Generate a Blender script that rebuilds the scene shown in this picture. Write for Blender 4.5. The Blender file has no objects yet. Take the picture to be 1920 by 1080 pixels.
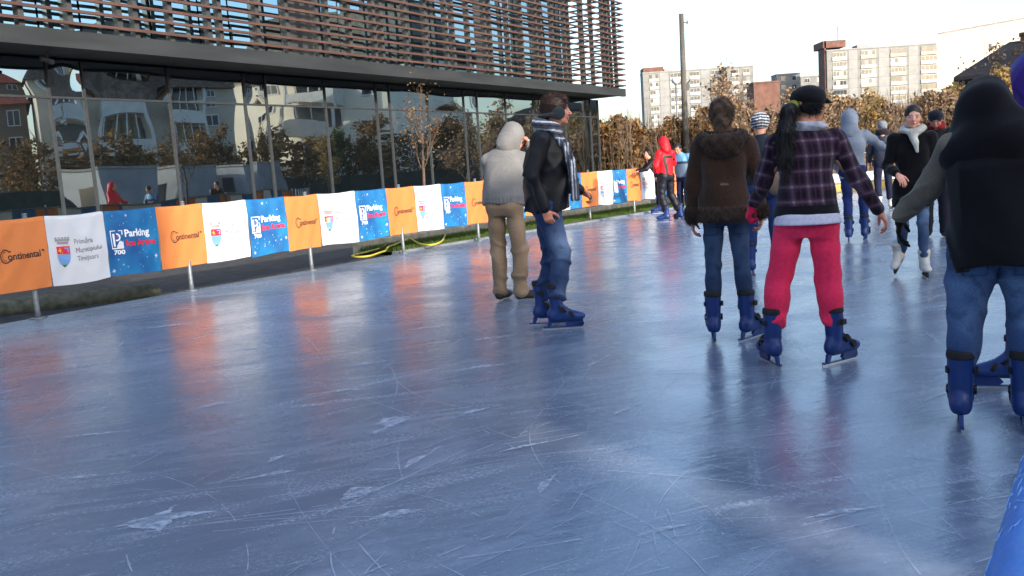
import bpy, math, random
import numpy as np
from mathutils import Vector, Matrix
random.seed(7); rng = np.random.default_rng(7)
# ---------------------------------------------------------------- camera, world, sun, exposure
SC = bpy.context.scene; COL = SC.collection
FPX = 1700.0; CAMZ = 1.3; PITCH = math.radians(7.42); ROLL = math.radians(-3.83)
cam_d = bpy.data.cameras.new('camera'); cam = bpy.data.objects.new('camera', cam_d); COL.objects.link(cam)
cam_d.sensor_width = 36.0; cam_d.lens = FPX/1920*36.0; cam_d.clip_start = 0.05; cam_d.clip_end = 3000
camM = Matrix.Rotation(math.pi/2-PITCH, 3, 'X') @ Matrix.Rotation(ROLL, 3, 'Z')
cam.matrix_world = Matrix.Translation((0, 0, CAMZ)) @ camM.to_4x4()
SC.camera = cam
SUN_AZ = math.radians(148); SUN_EL = math.radians(19)      # azimuth clockwise from +Y
W = bpy.data.worlds.new("World"); SC.world = W; W.use_nodes = True
wn = W.node_tree.nodes; wl = W.node_tree.links
sky = wn.new('ShaderNodeTexSky'); sky.sky_type = 'NISHITA'; sky.sun_disc = False
sky.sun_elevation = SUN_EL; sky.sun_rotation = SUN_AZ; sky.air_density = 1.0; sky.dust_density = 2.5; sky.ozone_density = 2.0
wl.new(sky.outputs[0], wn['Background'].inputs[0]); wn['Background'].inputs[1].default_value = 0.15
sd = bpy.data.lights.new('sun', 'SUN'); sd.energy = 2.0; sd.angle = math.radians(0.53); sd.color = (1.0, 0.90, 0.77)
so = bpy.data.objects.new('sun', sd); COL.objects.link(so)
sdir = Vector((math.sin(SUN_AZ)*math.cos(SUN_EL), math.cos(SUN_AZ)*math.cos(SUN_EL), math.sin(SUN_EL)))
so.rotation_euler = sdir.to_track_quat('Z', 'Y').to_euler(); so.location = (20, -20, 30)
SC.view_settings.view_transform = 'Standard'; SC.view_settings.look = 'None'
SC.view_settings.gamma = 1.0; SC.view_settings.exposure = 1.55

# ---------------------------------------------------------------- measuring helpers
CP = Vector((0, 0, CAMZ))
def ray(px, py): return camM @ Vector(((px-960)/FPX, (540-py)/FPX, -1))
def P(px, py, z=0.0):
    d = ray(px, py); return CP + d*((z-CAMZ)/d.z)
def PY(px, py, y):
    d = ray(px, py); return CP + d*(y/d.y)
def s2l(c):
    return tuple(((v/255)/12.92 if v/255 <= .04045 else ((v/255+.055)/1.055)**2.4) for v in c)

# ---------------------------------------------------------------- material helpers
def newmat(name):
    m = bpy.data.materials.new(name); m.use_nodes = True
    return m, m.node_tree.nodes, m.node_tree.links, m.node_tree.nodes['Principled BSDF']
def surf(name, col, rough=.7, noise=8., amt=.25, bump=.0, bscale=30., metal=0., spec=.5, stretch=(1, 1, 1), col2=None, detail=5):
    m, n, l, b = newmat(name)
    tc = n.new('ShaderNodeTexCoord'); mp = n.new('ShaderNodeMapping'); mp.inputs['Scale'].default_value = stretch
    l.new(tc.outputs['Object'], mp.inputs[0])
    nz = n.new('ShaderNodeTexNoise'); nz.inputs['Scale'].default_value = noise; nz.inputs['Detail'].default_value = detail
    l.new(mp.outputs[0], nz.inputs[0])
    cr = n.new('ShaderNodeValToRGB'); c2 = col2 or tuple(v*(1-amt) for v in col)
    c1 = col if col2 else tuple(min(1, v*(1+amt*.6)) for v in col)
    cr.color_ramp.elements[0].position = .32; cr.color_ramp.elements[1].position = .68
    cr.color_ramp.elements[0].color = (*c2, 1); cr.color_ramp.elements[1].color = (*c1, 1)
    l.new(nz.outputs[0], cr.inputs[0]); l.new(cr.outputs[0], b.inputs['Base Color'])
    b.inputs['Roughness'].default_value = rough; b.inputs['Metallic'].default_value = metal
    b.inputs['Specular IOR Level'].default_value = spec
    if bump:
        n2 = n.new('ShaderNodeTexNoise'); n2.inputs['Scale'].default_value = bscale; n2.inputs['Detail'].default_value = 4
        l.new(mp.outputs[0], n2.inputs[0]); bp = n.new('ShaderNodeBump'); bp.inputs['Strength'].default_value = bump
        bp.inputs['Distance'].default_value = .02; l.new(n2.outputs[0], bp.inputs['Height']); l.new(bp.outputs[0], b.inputs['Normal'])
    return m
def vcol(name, rough=.85, sheen=.0, nscale=60., namt=.25, bump=.4, bscale=150., spec=.3, metal=0.):
    m, n, l, b = newmat(name)
    at = n.new('ShaderNodeAttribute'); at.attribute_name = 'Col'
    tc = n.new('ShaderNodeTexCoord'); nz = n.new('ShaderNodeTexNoise'); nz.inputs['Scale'].default_value = nscale; nz.inputs['Detail'].default_value = 4
    l.new(tc.outputs['Object'], nz.inputs[0])
    mr = n.new('ShaderNodeMapRange'); mr.inputs[1].default_value = .25; mr.inputs[2].default_value = .75
    mr.inputs[3].default_value = 1-namt; mr.inputs[4].default_value = 1+namt; l.new(nz.outputs[0], mr.inputs[0])
    mx = n.new('ShaderNodeVectorMath'); mx.operation = 'SCALE'; l.new(at.outputs['Color'], mx.inputs[0]); l.new(mr.outputs[0], mx.inputs['Scale'])
    l.new(mx.outputs[0], b.inputs['Base Color']); b.inputs['Roughness'].default_value = rough
    b.inputs['Specular IOR Level'].default_value = spec; b.inputs['Metallic'].default_value = metal
    b.inputs['Sheen Weight'].default_value = sheen
    if bump:
        n2 = n.new('ShaderNodeTexNoise'); n2.inputs['Scale'].default_value = bscale; l.new(tc.outputs['Object'], n2.inputs[0])
        bp = n.new('ShaderNodeBump'); bp.inputs['Strength'].default_value = bump; bp.inputs['Distance'].default_value = .003
        l.new(n2.outputs[0], bp.inputs['Height']); l.new(bp.outputs[0], b.inputs['Normal'])
    return m
def islandmat(name, cols, rough=.8, trans=.0):
    m, n, l, b = newmat(name); g = n.new('ShaderNodeNewGeometry'); cr = n.new('ShaderNodeValToRGB')
    e = cr.color_ramp; e.interpolation = 'LINEAR'
    while len(e.elements) < len(cols): e.elements.new(.5)
    for i, c in enumerate(cols): e.elements[i].position = i/(len(cols)-1); e.elements[i].color = (*c, 1)
    l.new(g.outputs['Random Per Island'], cr.inputs[0]); l.new(cr.outputs[0], b.inputs['Base Color'])
    b.inputs['Roughness'].default_value = rough; b.inputs['Specular IOR Level'].default_value = .2
    if trans:
        t = n.new('ShaderNodeBsdfTranslucent'); l.new(cr.outputs[0], t.inputs[0]); mx = n.new('ShaderNodeMixShader'); mx.inputs[0].default_value = trans
        l.new(b.outputs[0], mx.inputs[1]); l.new(t.outputs[0], mx.inputs[2]); l.new(mx.outputs[0], n['Material Output'].inputs[0])
    return m

# ---------------------------------------------------------------- object helpers
def tag(o, label=None, cat=None, group=None, kind=None):
    if label: o['label'] = label
    if cat: o['category'] = cat
    if group: o['group'] = group
    if kind: o['kind'] = kind
    return o
def empty(name, loc=(0, 0, 0), rz=0., **k):
    o = bpy.data.objects.new(name, None); COL.objects.link(o); o.location = loc; o.rotation_euler = (0, 0, rz); o.empty_display_size = .1
    return tag(o, **k)
def link(name, me, mats, parent=None, smooth=False):
    for m in (mats if isinstance(mats, (list, tuple)) else [mats]): me.materials.append(m)
    if smooth: me.polygons.foreach_set('use_smooth', [True]*len(me.polygons))
    o = bpy.data.objects.new(name, me); COL.objects.link(o)
    if parent: o.parent = parent
    return o
class MB:
    def __init__(s): s.v = []; s.f = []; s.mi = []
    def add(s, vs, fs, mi=0):
        b = len(s.v); s.v += [tuple(v) for v in vs]; s.f += [tuple(b+i for i in f) for f in fs]; s.mi += [mi]*len(fs); return s
    def box(s, x0, y0, z0, x1, y1, z1, mi=0, M=None):
        vs = [Vector(p) for p in ((x0, y0, z0), (x1, y0, z0), (x1, y1, z0), (x0, y1, z0), (x0, y0, z1), (x1, y0, z1), (x1, y1, z1), (x0, y1, z1))]
        if M: vs = [M @ v for v in vs]
        return s.add(vs, [(0, 3, 2, 1), (4, 5, 6, 7), (0, 1, 5, 4), (1, 2, 6, 5), (2, 3, 7, 6), (3, 0, 4, 7)], mi)
    def quad(s, a, b, c, d, mi=0): return s.add([a, b, c, d], [(0, 1, 2, 3)], mi)
    def tube(s, pts, rs, n=8, mi=0, cap=True):
        pts = [Vector(p) for p in pts]
        if not isinstance(rs, (list, tuple)): rs = [rs]*len(pts)
        vs = []; u = None
        for i, p in enumerate(pts):
            d = (pts[min(i+1, len(pts)-1)]-pts[max(i-1, 0)])
            if d.length < 1e-9: d = Vector((0, 0, 1))
            d.normalize()
            if u is None: u = d.orthogonal().normalized()
            else:
                u = u-d*u.dot(d)
                u = u.normalized() if u.length > 1e-6 else d.orthogonal().normalized()
            w = d.cross(u)
            for k in range(n):
                a = 2*math.pi*k/n; vs.append(p+(u*math.cos(a)+w*math.sin(a))*rs[i])
        fs = []
        for i in range(len(pts)-1):
            for k in range(n): fs.append((i*n+k, i*n+(k+1) % n, (i+1)*n+(k+1) % n, (i+1)*n+k))
        if cap: fs += [tuple(range(n-1, -1, -1)), tuple((len(pts)-1)*n+k for k in range(n))]
        return s.add(vs, fs, mi)
    def prism(s, poly, a, b, mi=0):   # poly list of 3D points, extruded by vector a->b offset
        n = len(poly); off = Vector(b)-Vector(a)
        vs = [Vector(p) for p in poly]+[Vector(p)+off for p in poly]
        fs = [tuple(range(n-1, -1, -1)), tuple(range(n, 2*n))]+[(i, (i+1) % n, n+(i+1) % n, n+i) for i in range(n)]
        return s.add(vs, fs, mi)
    def mesh(s, name):
        me = bpy.data.meshes.new(name); me.from_pydata(s.v, [], s.f)
        if any(s.mi): me.polygons.foreach_set('material_index', s.mi)
        me.update(); return me
    def build(s, name, mats, parent=None, smooth=False): return link(name, s.mesh(name), mats, parent, smooth)
def npmesh(name, V, F, colr=None):
    me = bpy.data.meshes.new(name); nv = len(V); nf = len(F); k = F.shape[1]
    me.vertices.add(nv); me.vertices.foreach_set('co', V.astype(np.float32).ravel())
    me.loops.add(nf*k); me.loops.foreach_set('vertex_index', F.astype(np.int32).ravel())
    me.polygons.add(nf); me.polygons.foreach_set('loop_start', np.arange(0, nf*k, k, dtype=np.int32))
    me.update(calc_edges=True)
    if colr is not None:
        a = me.color_attributes.new('Col', 'FLOAT_COLOR', 'POINT'); c = np.ones((nv, 4), np.float32); c[:, :3] = colr
        a.data.foreach_set('color', c.ravel())
    return me
def leafmesh(name, C, size, jit=.5, squash=1.0):
    n = len(C); a = rng.normal(size=(n, 3)); a /= np.linalg.norm(a, axis=1)[:, None]
    b = rng.normal(size=(n, 3)); b -= a*(a*b).sum(1)[:, None]; b /= np.linalg.norm(b, axis=1)[:, None]
    s = size*(1+jit*(rng.random(n)-.5)*2)[:, None]
    V = np.stack([C-a*s*.5, C+b*s*.32, C+a*s*.55, C-b*s*.3], 1).reshape(-1, 3)
    return npmesh(name, V, np.arange(4*n).reshape(-1, 4))

# ---------------------------------------------------------------- distance-field modelling (bodies, clothes)
def mset(*a): return a
def field(prims, vox, disp=None, clips=(), default_k=.02):
    lo = np.full(3, 1e9); hi = -lo; bb = []
    for p in prims:
        t = p[0]
        if t == 'c': a, b, ra, rb = map(np.asarray, p[1:5]); r = max(ra, rb); l_ = np.minimum(a, b)-r; h_ = np.maximum(a, b)+r
        elif t in ('e', '-e'): c = np.asarray(p[1]); r = max(p[2]); l_ = c-r; h_ = c+r
        elif t == 'l':
            a, b = np.asarray(p[1]), np.asarray(p[2]); ax = (b-a)/np.linalg.norm(b-a); r = max(max(s[1], s[2]) for s in p[5])*1.25+.02
            q = np.array([a+ax*s[0] for s in p[5]]); l_ = q.min(0)-r; h_ = q.max(0)+r
        bb.append((l_, h_))
        if t[0] != '-': lo = np.minimum(lo, l_); hi = np.maximum(hi, h_)
    lo = lo-3*vox-.02; hi = hi+3*vox+.02
    n = np.ceil((hi-lo)/vox).astype(int)+1
    D = np.full(n, 10., np.float32); ax_ = [lo[i]+np.arange(n[i])*vox for i in range(3)]
    for p, (l_, h_) in zip(prims, bb):
        k = p[-1]; m = k+3*vox+.01
        i0 = np.clip(np.floor((l_-m-lo)/vox).astype(int), 0, n-1); i1 = np.clip(np.ceil((h_+m-lo)/vox).astype(int)+1, 1, n)
        if (i1 <= i0).any(): continue
        sl = tuple(slice(i0[i], i1[i]) for i in range(3))
        X, Y, Z = np.meshgrid(*[ax_[i][sl[i]].astype(np.float32) for i in range(3)], indexing='ij')
        t = p[0]
        if t == 'c':
            a, b = np.asarray(p[1], float), np.asarray(p[2], float); ab = b-a; L = max(ab @ ab, 1e-9)
            h = np.clip(((X-a[0])*ab[0]+(Y-a[1])*ab[1]+(Z-a[2])*ab[2])/L, 0, 1)
            d = np.sqrt((X-a[0]-h*ab[0])**2+(Y-a[1]-h*ab[1])**2+(Z-a[2]-h*ab[2])**2)-(p[3]+h*(p[4]-p[3]))
        elif t in ('e', '-e'):
            c, r, R = p[1], p[2], p[3]; x, y, z = X-c[0], Y-c[1], Z-c[2]
            if R is not None:
                R = np.asarray(R); x, y, z = [R[0, i]*x+R[1, i]*y+R[2, i]*z for i in range(3)]
            k0 = np.sqrt((x/r[0])**2+(y/r[1])**2+(z/r[2])**2); k1 = np.sqrt((x/r[0]**2)**2+(y/r[1]**2)**2+(z/r[2]**2)**2)+1e-6
            d = k0*(k0-1)/k1
        elif t == 'l':
            a, b = np.asarray(p[1], float), np.asarray(p[2], float); ax = (b-a)/np.linalg.norm(b-a)
            u = np.asarray(p[3], float); v = np.asarray(p[4], float); u = u-ax*(u@ax); u /= np.linalg.norm(u); v = np.cross(ax, u)*np.sign(np.cross(ax, u)@v)
            x, y, z = X-a[0], Y-a[1], Z-a[2]; w = x*ax[0]+y*ax[1]+z*ax[2]
            S = p[5]; tt = [s[0] for s in S]; rx = np.interp(w, tt, [s[1] for s in S]); ry = np.interp(w, tt, [s[2] for s in S])
            of = np.interp(w, tt, [s[3] if len(s) > 3 else 0 for s in S])
            xu = x*u[0]+y*u[1]+z*u[2]; yv = x*v[0]+y*v[1]+z*v[2]-of
            q = (np.abs(xu/rx)**2.3+np.abs(yv/ry)**2.3)**(1/2.3)
            d = np.maximum((q-1)*np.minimum(rx, ry), np.maximum(w-tt[-1], tt[0]-w)*.9)
        A = D[sl]
        if t[0] == '-': D[sl] = np.maximum(A, -d)
        else:
            hh = np.clip(.5+.5*(A-d)/max(k, 1e-4), 0, 1); D[sl] = A*(1-hh)+d*hh-k*hh*(1-hh)
    if disp is not None or clips:
        X, Y, Z = np.meshgrid(*[a.astype(np.float32) for a in ax_], indexing='ij')
        if disp is not None: D += np.where(np.abs(D) < .08, disp(X, Y, Z), 0).astype(np.float32)
        for (c, nn) in clips: D = np.maximum(D, ((X-c[0])*nn[0]+(Y-c[1])*nn[1]+(Z-c[2])*nn[2]).astype(np.float32))
    D[0] = D[-1] = 1; D[:, 0] = D[:, -1] = 1; D[:, :, 0] = D[:, :, -1] = 1
    return D, lo, vox
def nets(D, lo, vox):
    S = D < 0; nx, ny, nz = D.shape
    c = np.zeros((nx-1, ny-1, nz-1), np.int8)
    for i in (0, 1):
        for j in (0, 1):
            for k in (0, 1): c += S[i:nx-1+i, j:ny-1+j, k:nz-1+k]
    act = (c > 0) & (c < 8); I = np.argwhere(act); idx = np.full(act.shape, -1, np.int32); idx[act] = np.arange(len(I))
    off = [(i, j, k) for i in (0, 1) for j in (0, 1) for k in (0, 1)]
    val = np.stack([D[I[:, 0]+o[0], I[:, 1]+o[1], I[:, 2]+o[2]] for o in off], 1)
    acc = np.zeros((len(I), 3)); cnt = np.zeros(len(I))
    for a in range(8):
        for b in range(a+1, 8):
            df = [abs(off[a][q]-off[b][q]) for q in range(3)]
            if sum(df) != 1: continue
            m = (val[:, a] < 0) != (val[:, b] < 0); t = val[m, a]/(val[m, a]-val[m, b])
            pa = np.array(off[a], float); pb = np.array(off[b], float)
            acc[m] += pa+(pb-pa)*t[:, None]; cnt[m] += 1
    V = lo+(I+acc/cnt[:, None])*vox
    F = []
    for axis in range(3):
        sl0 = [slice(None)]*3; sl1 = [slice(None)]*3; sl0[axis] = slice(0, -1); sl1[axis] = slice(1, None)
        s0 = S[tuple(sl0)]; s1 = S[tuple(sl1)]; E = np.argwhere(s0 != s1)
        o1, o2 = (axis+1) % 3, (axis+2) % 3
        E = E[(E[:, o1] > 0) & (E[:, o2] > 0) & (E[:, o1] < D.shape[o1]-1) & (E[:, o2] < D.shape[o2]-1)]
        def g(d1, d2):
            Q = E.copy(); Q[:, o1] -= d1; Q[:, o2] -= d2; return idx[Q[:, 0], Q[:, 1], Q[:, 2]]
        q = np.stack([g(1, 1), g(0, 1), g(0, 0), g(1, 0)], 1)
        ins = S[E[:, 0], E[:, 1], E[:, 2]]; q[~ins] = q[~ins][:, ::-1]; F.append(q)
    F = np.concatenate(F); F = F[(F >= 0).all(1)]
    return V, F
def solid(prims, vox, disp=None, clips=()):
    return nets(*field(prims, vox, disp, clips))
def folds(amp, fz=38., seed=0.):
    def f(X, Y, Z):
        a = fz*.5*Z+1.6*np.sin(7*X+seed)+1.8*np.sin(8*Y+seed*2)+4*X+1.2*np.sin(6.1*Z+seed)
        b = fz*.36*Z-9*X+2.2*np.sin(9*Y+1.3*seed)+seed*3+1.5*np.sin(9*X+4*Z)
        r1 = 1-np.abs(np.sin(a)); r2 = 1-np.abs(np.sin(b)); m1 = .5+.5*np.sin(5.3*X-7*Y+6*Z+seed*5); m2 = .5+.5*np.sin(8*X+6*Y-5*Z+seed*2)
        return -amp*(1.7*r1*r1*m1+1.5*r2*r2*m2-.6)+amp*.35*np.sin(23*X-19*Y+13*Z+seed)
    return f
def fuzz(V, F, n, ln, w, down=(0, 0, -.6)):
    """short strands standing on a surface; returns extra triangles as quads"""
    i = rng.integers(0, len(F), n); q = V[F[i]]; C = q.mean(1); N = np.cross(q[:, 2]-q[:, 0], q[:, 3]-q[:, 1]); N /= np.linalg.norm(N, axis=1)[:, None]+1e-9
    d = N+rng.normal(size=(n, 3))*.45+np.array(down); d /= np.linalg.norm(d, axis=1)[:, None]
    s = np.cross(d, rng.normal(size=(n, 3))); s /= np.linalg.norm(s, axis=1)[:, None]+1e-9
    L = ln*(.5+rng.random(n))[:, None]
    V2 = np.stack([C-s*w, C+s*w, C+d*L+s*w*.2, C+d*L-s*w*.2], 1).reshape(-1, 3)
    return V2, np.arange(4*n).reshape(-1, 4)
def vmesh(name, V, F, colf, mat, parent=None):
    c = colf(V) if callable(colf) else np.tile(np.array(colf), (len(V), 1))
    return link(name, npmesh(name, V, F, np.clip(c, 0, 1)), mat, parent, True)
def joinVF(L):
    V = []; F = []; b = 0
    for v, f in L: V.append(v); F.append(f+b); b += len(v)
    return np.concatenate(V), np.concatenate(F)
def hnoise(V, s, seed=0):
    x, y, z = (V*s).T; return .5+.25*(np.sin(x*1.7+2*np.sin(y*1.3+seed)+z)+np.sin(z*2.1+1.5*np.sin(x*1.9-seed)+y*.7))
# ================================================================ SETTING
M_asph = surf('asphalt', (.055, .055, .06), .85, 6, .4, .5, 120)
M_conc = surf('concrete', (.30, .29, .27), .85, 3, .3, .3, 60)
M_mossy = surf('mossy_concrete', (.16, .15, .11), .9, 12, .5, .5, 60, col2=(.07, .08, .05))
M_steel = surf('galvanised_steel', (.22, .24, .26), .5, 20, .25, metal=.5)
M_dark = surf('dark_steel', (.045, .047, .05), .5, 10, .2)
M_mull = surf('mullion_metal', (.030, .034, .042), .6, 10, .2)
M_fascia = surf('fascia_metal', (.030, .034, .037), .65, 1.3, .35, .05, 40, metal=.3, stretch=(.4, .4, 3))
M_louv = surf('louvre_wood', (.080, .036, .027), .7, 5, .45, .2, 60, stretch=(.3, .3, 6))
M_white = surf('white_paint', (.78, .78, .77), .6, 6, .08)
# ground sheets
g = MB().quad((-1500, -1500, -.10), (1500, -1500, -.10), (1500, 1500, -.10), (-1500, 1500, -.10))
tag(g.build('ground', M_asph), kind='structure')

posts = [P(72, 597), P(360, 545), P(585, 507), P(757, 475), P(898, 452)]
q6, q7 = P(1107, 414), P(1190, 402)
posts += [(posts[4]+q6)/2, q6, q7]
dd = (q7-q6).normalized()
posts += [q7+dd*2, q7+dd*4]
d0 = (posts[0]-posts[1]).normalized(); posts = [posts[0]+d0*6.3, posts[0]+d0*4.2, posts[0]+d0*2.1]+posts
corner = posts[-1]
side = Vector((.95, .31, 0)).normalized()
line2 = [corner+side*2.1*i for i in range(1, 10)]
posts2 = [corner]+line2
NB = Vector((dd.y, -dd.x, 0))                       # towards the rink
# ice
def offs(p, d): return Vector((p.x-NB.x*d, p.y-NB.y*d, 0))
left = [offs(p, .09) for p in posts]
far_ = [posts2[-1]+Vector((0, .15, 0))]
nearline = [Vector((.39, .594, 0))+Vector((.563, .826, 0))*t for t in (36.5, -9)]
poly = left+nearline
m, n, l, b = newmat('ice')
tc = n.new('ShaderNodeTexCoord')
def nz(scale, stretch=(1, 1, 1), rot=0, det=5, dist=0., rough=.55):
    mp = n.new('ShaderNodeMapping'); mp.inputs['Scale'].default_value = stretch; mp.inputs['Rotation'].default_value = (0, 0, rot)
    t = n.new('ShaderNodeTexNoise'); t.inputs['Scale'].default_value = scale; t.inputs['Detail'].default_value = det
    t.inputs['Distortion'].default_value = dist; t.inputs['Roughness'].default_value = rough
    l.new(tc.outputs['Object'], mp.inputs[0]); l.new(mp.outputs[0], t.inputs[0]); return t.outputs[0]
def mrg(x, a, b_, c, d):
    r = n.new('ShaderNodeMapRange'); l.new(x, r.inputs[0])
    for i, v in enumerate((a, b_, c, d)): r.inputs[i+1].default_value = v
    return r.outputs[0]
def mth(op, a, b_):
    r = n.new('ShaderNodeMath'); r.operation = op
    for i, v in enumerate((a, b_)):
        if isinstance(v, (int, float)): r.inputs[i].default_value = v
        else: l.new(v, r.inputs[i])
    return r.outputs[0]
# frost worn by blades: soft trails of shaved ice lying mostly across the view, cloudy patches, fine crumbs
def nza(scale, ang, sx, sy, det=4, dist=0., rough=.6):
    m1 = n.new('ShaderNodeMapping'); m1.inputs['Rotation'].default_value = (0, 0, -math.radians(ang)); l.new(tc.outputs['Object'], m1.inputs[0])
    m2 = n.new('ShaderNodeMapping'); m2.inputs['Scale'].default_value = (sx, sy, 1); l.new(m1.outputs[0], m2.inputs[0])
    t = n.new('ShaderNodeTexNoise'); t.inputs['Scale'].default_value = scale; t.inputs['Detail'].default_value = det; t.inputs['Distortion'].default_value = dist
    t.inputs['Roughness'].default_value = rough; l.new(m2.outputs[0], t.inputs[0]); return t.outputs[0]
speck = mrg(nz(55, (1, 1, 1), 0, 5, .0, .8), .47, .66, .12, 1)
frost = None
for ang, sc_, sx, sy, lo_, hi_, g_ in ((24, 2.2, .22, 1.5, .48, .64, .8), (12, 3.0, .14, 2.4, .51, .66, .95), (38, 2.5, .18, 2.2, .53, .68, .9), (75, 2.2, .2, 2.6, .58, .70, .8)):
    s_ = mrg(nza(sc_, ang, sx, sy, 5, .9, .62), lo_, hi_, 0, g_)
    s_ = mth('MULTIPLY', mth('MULTIPLY', s_, mrg(nz(.7, (1, 1, 1), ang, 3), .42, .60, .15, 1)), speck); frost = s_ if frost is None else mth('MAXIMUM', frost, s_)
blot = mth('MULTIPLY', mrg(nza(1.1, 20, .6, 1.3, 8, 1.4, .7), .50, .74, 0, .42), mrg(nz(30, (1, 1, 1), 0, 5), .3, .6, .55, 1))
fine = mrg(nz(60, (1, 1, 1), 0, 6, .0, .8), .58, .74, 0, .5)
fr = mth('MAXIMUM', frost, mth('MAXIMUM', blot, mth('MULTIPLY', fine, mrg(nz(1.7), .4, .6, .3, 1))))
mx = n.new('ShaderNodeMix'); mx.data_type = 'RGBA'; l.new(fr, mx.inputs[0])
mx.inputs[6].default_value = (.135, .175, .245, 1); mx.inputs[7].default_value = (.56, .63, .76, 1)
l.new(mx.outputs[2], b.inputs['Base Color'])
l.new(mth('ADD', mrg(nz(1.3, (1, 1, 1), 0, 6, .5), .35, .65, .17, .30), mth('MULTIPLY', fr, .22)), b.inputs['Roughness'])
b.inputs['IOR'].default_value = 1.52; b.inputs['Specular IOR Level'].default_value = 1.0
bp = n.new('ShaderNodeBump'); bp.inputs['Strength'].default_value = .30; bp.inputs['Distance'].default_value = .006
l.new(mth('ADD', mth('ADD', mth('ADD', nz(16, (1, 1, 1), 0, 6, .3), mth('MULTIPLY', nz(75, (1, 1, 1), 0, 3), .35)), mth('MULTIPLY', nza(5, 22, .5, 2.2, 5), 1.5)), mth('MULTIPLY', fr, .12)), bp.inputs['Height'])
l.new(bp.outputs[0], b.inputs['Normal'])
M_ice = m
ice = MB(); nP = len(poly)
ice.v = [tuple(p) for p in poly]+[(p.x, p.y, -.09) for p in poly]
cIce = Vector((5., 14., 0)); ice.v.append(tuple(cIce))
ice.f = [(i, (i+1) % nP, 2*nP) for i in range(nP)]+[(i, (i+1) % nP, nP+(i+1) % nP, nP+i) for i in range(nP)]; ice.mi = [0]*len(ice.f)
me = ice.mesh('ice')
if me.polygons[0].normal.z < 0: me.flip_normals()
tag(link('ice_rink', me, M_ice), kind='structure')
# cut marks left by blades: raised shavings, thin curved ribbons
mk = MB(); mkp = MB()
def track(x, y, a, L, w, curv, dens=1.):
    nseg = max(3, int(L/.06)); pts = []
    for i in range(nseg+1):
        pts.append((x, y, a)); x += math.cos(a)*L/nseg; y += math.sin(a)*L/nseg; a += curv*L/nseg+random.gauss(0, .012)
    on = True
    for i in range(nseg):
        if random.random() < .12: on = not on
        if not on and dens < random.random(): continue
        w0 = w*(.4+.8*random.random()); x0, y0, a0 = pts[i]; x1, y1, a1 = pts[i+1]
        nx, ny = -math.sin(a0)*w0/2, math.cos(a0)*w0/2
        mk.quad((x0-nx, y0-ny, .004), (x1-nx, y1-ny, .004), (x1+nx, y1+ny, .004), (x0+nx, y0+ny, .004))
def inside(x, y):
    c = False; j = nP-1
    for i in range(nP):
        if (poly[i].y > y) != (poly[j].y > y) and x < (poly[j].x-poly[i].x)*(y-poly[i].y)/(poly[j].y-poly[i].y)+poly[i].x: c = not c
        j = i
    return c
for i in range(440):
    y = 1.7+(8 if i < 340 else 20)*random.random()**1.1; x = (random.random()*1.15-.6)*y
    a = math.radians(random.choice((random.gauss(24, 10), random.gauss(12, 8), random.gauss(35, 14), random.gauss(95, 30), random.uniform(0, 180))))
    L = random.choice((.25, .5, .9, 1.6, 2.4)); w = random.choice((.002, .0025, .0035, .005))*(1+y*.05)
    if inside(x, y) and inside(x+math.cos(a)*L, y+math.sin(a)*L):
        cv = random.gauss(0, .35); track(x, y, a, L, w, cv, .4)
        if random.random() < .35:
            for q in range(int(L*40)):
                f_ = random.random()*L; r = .0012+.005*random.random()**3; xx = x+math.cos(a)*f_+random.gauss(0, .05); yy = y+math.sin(a)*f_+random.gauss(0, .05)
                mk.quad((xx-r, yy, .004), (xx, yy-r*.7, .004), (xx+r*1.3, yy, .004), (xx, yy+r*.7, .004))
for i in range(5600):            # crumbs of shaved ice
    y = 1.5+9*random.random()**1.2; x = (random.random()*1.2-.6)*y
    if inside(x, y):
        r = .0014+.0055*random.random()**4; mk.quad((x-r, y, .004), (x, y-r*.7, .004), (x+r, y, .004), (x, y+r*.7, .004))
# scraped slivers with one sharp edge, as skate stops leave them
sl = MB()
def sliver(px, py, L, w, ang):
    p = P(px, py); a = math.radians(ang); c, s__ = math.cos(a), math.sin(a); N_ = 12; top = []; bot = []
    for q in range(N_+1):
        u_ = q/N_; e = math.sin(math.pi*u_)**.7*w*(.6+.4*math.sin(u_*7+px)); jx = random.gauss(0, w*.10)
        top.append((u_*L, e+jx)); bot.append((u_*L, -e*.15+random.gauss(0, w*.03)))
    T = lambda x, y: (p.x+c*x-s__*y, p.y+s__*x+c*y, .004)
    for q in range(N_): sl.quad(T(*bot[q]), T(*bot[q+1]), T(*top[q+1]), T(*top[q]))
for a_ in [(700, 815, .35, .16, 60), (300, 1000, .30, .16, 100), (180, 995, .5, .07, 15), (500, 870, .14, .05, 60), (350, 770, .35, .05, 30), (520, 768, .4, .03, 8), (650, 985, .3, .06, 20), (820, 700, .5, .06, 15), (530, 745, .55, .04, 8), (760, 880, .35, .05, 65), (60, 826, .6, .03, 5), (1010, 930, .25, .04, 70), (1500, 975, .35, .03, 12), (1100, 690, .4, .04, 60), (640, 690, .4, .05, 20), (880, 640, .6, .08, 15), (230, 560+60, .8, .09, 10), (430, 905, .3, .04, 20), (640, 940, .25, .10, 40), (760, 620, .6, .05, 12), (120, 900, .3, .05, 8), (860, 780, .3, .05, 35), (1180, 1010, .3, .03, 20), (420, 660, .5, .05, 15), (700, 540, .9, .08, 14), (540, 600, .7, .06, 10), (930, 850, .5, .03, 25), (1150, 780, .3, .03, 50)]: sliver(*a_)
mm, n, l, b = newmat('shaved_ice'); b.inputs['Base Color'].default_value = (.62, .68, .78, 1); b.inputs['Roughness'].default_value = .6
t = n.new('ShaderNodeBsdfTransparent'); x_ = n.new('ShaderNodeMixShader'); x_.inputs[0].default_value = .52
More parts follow.
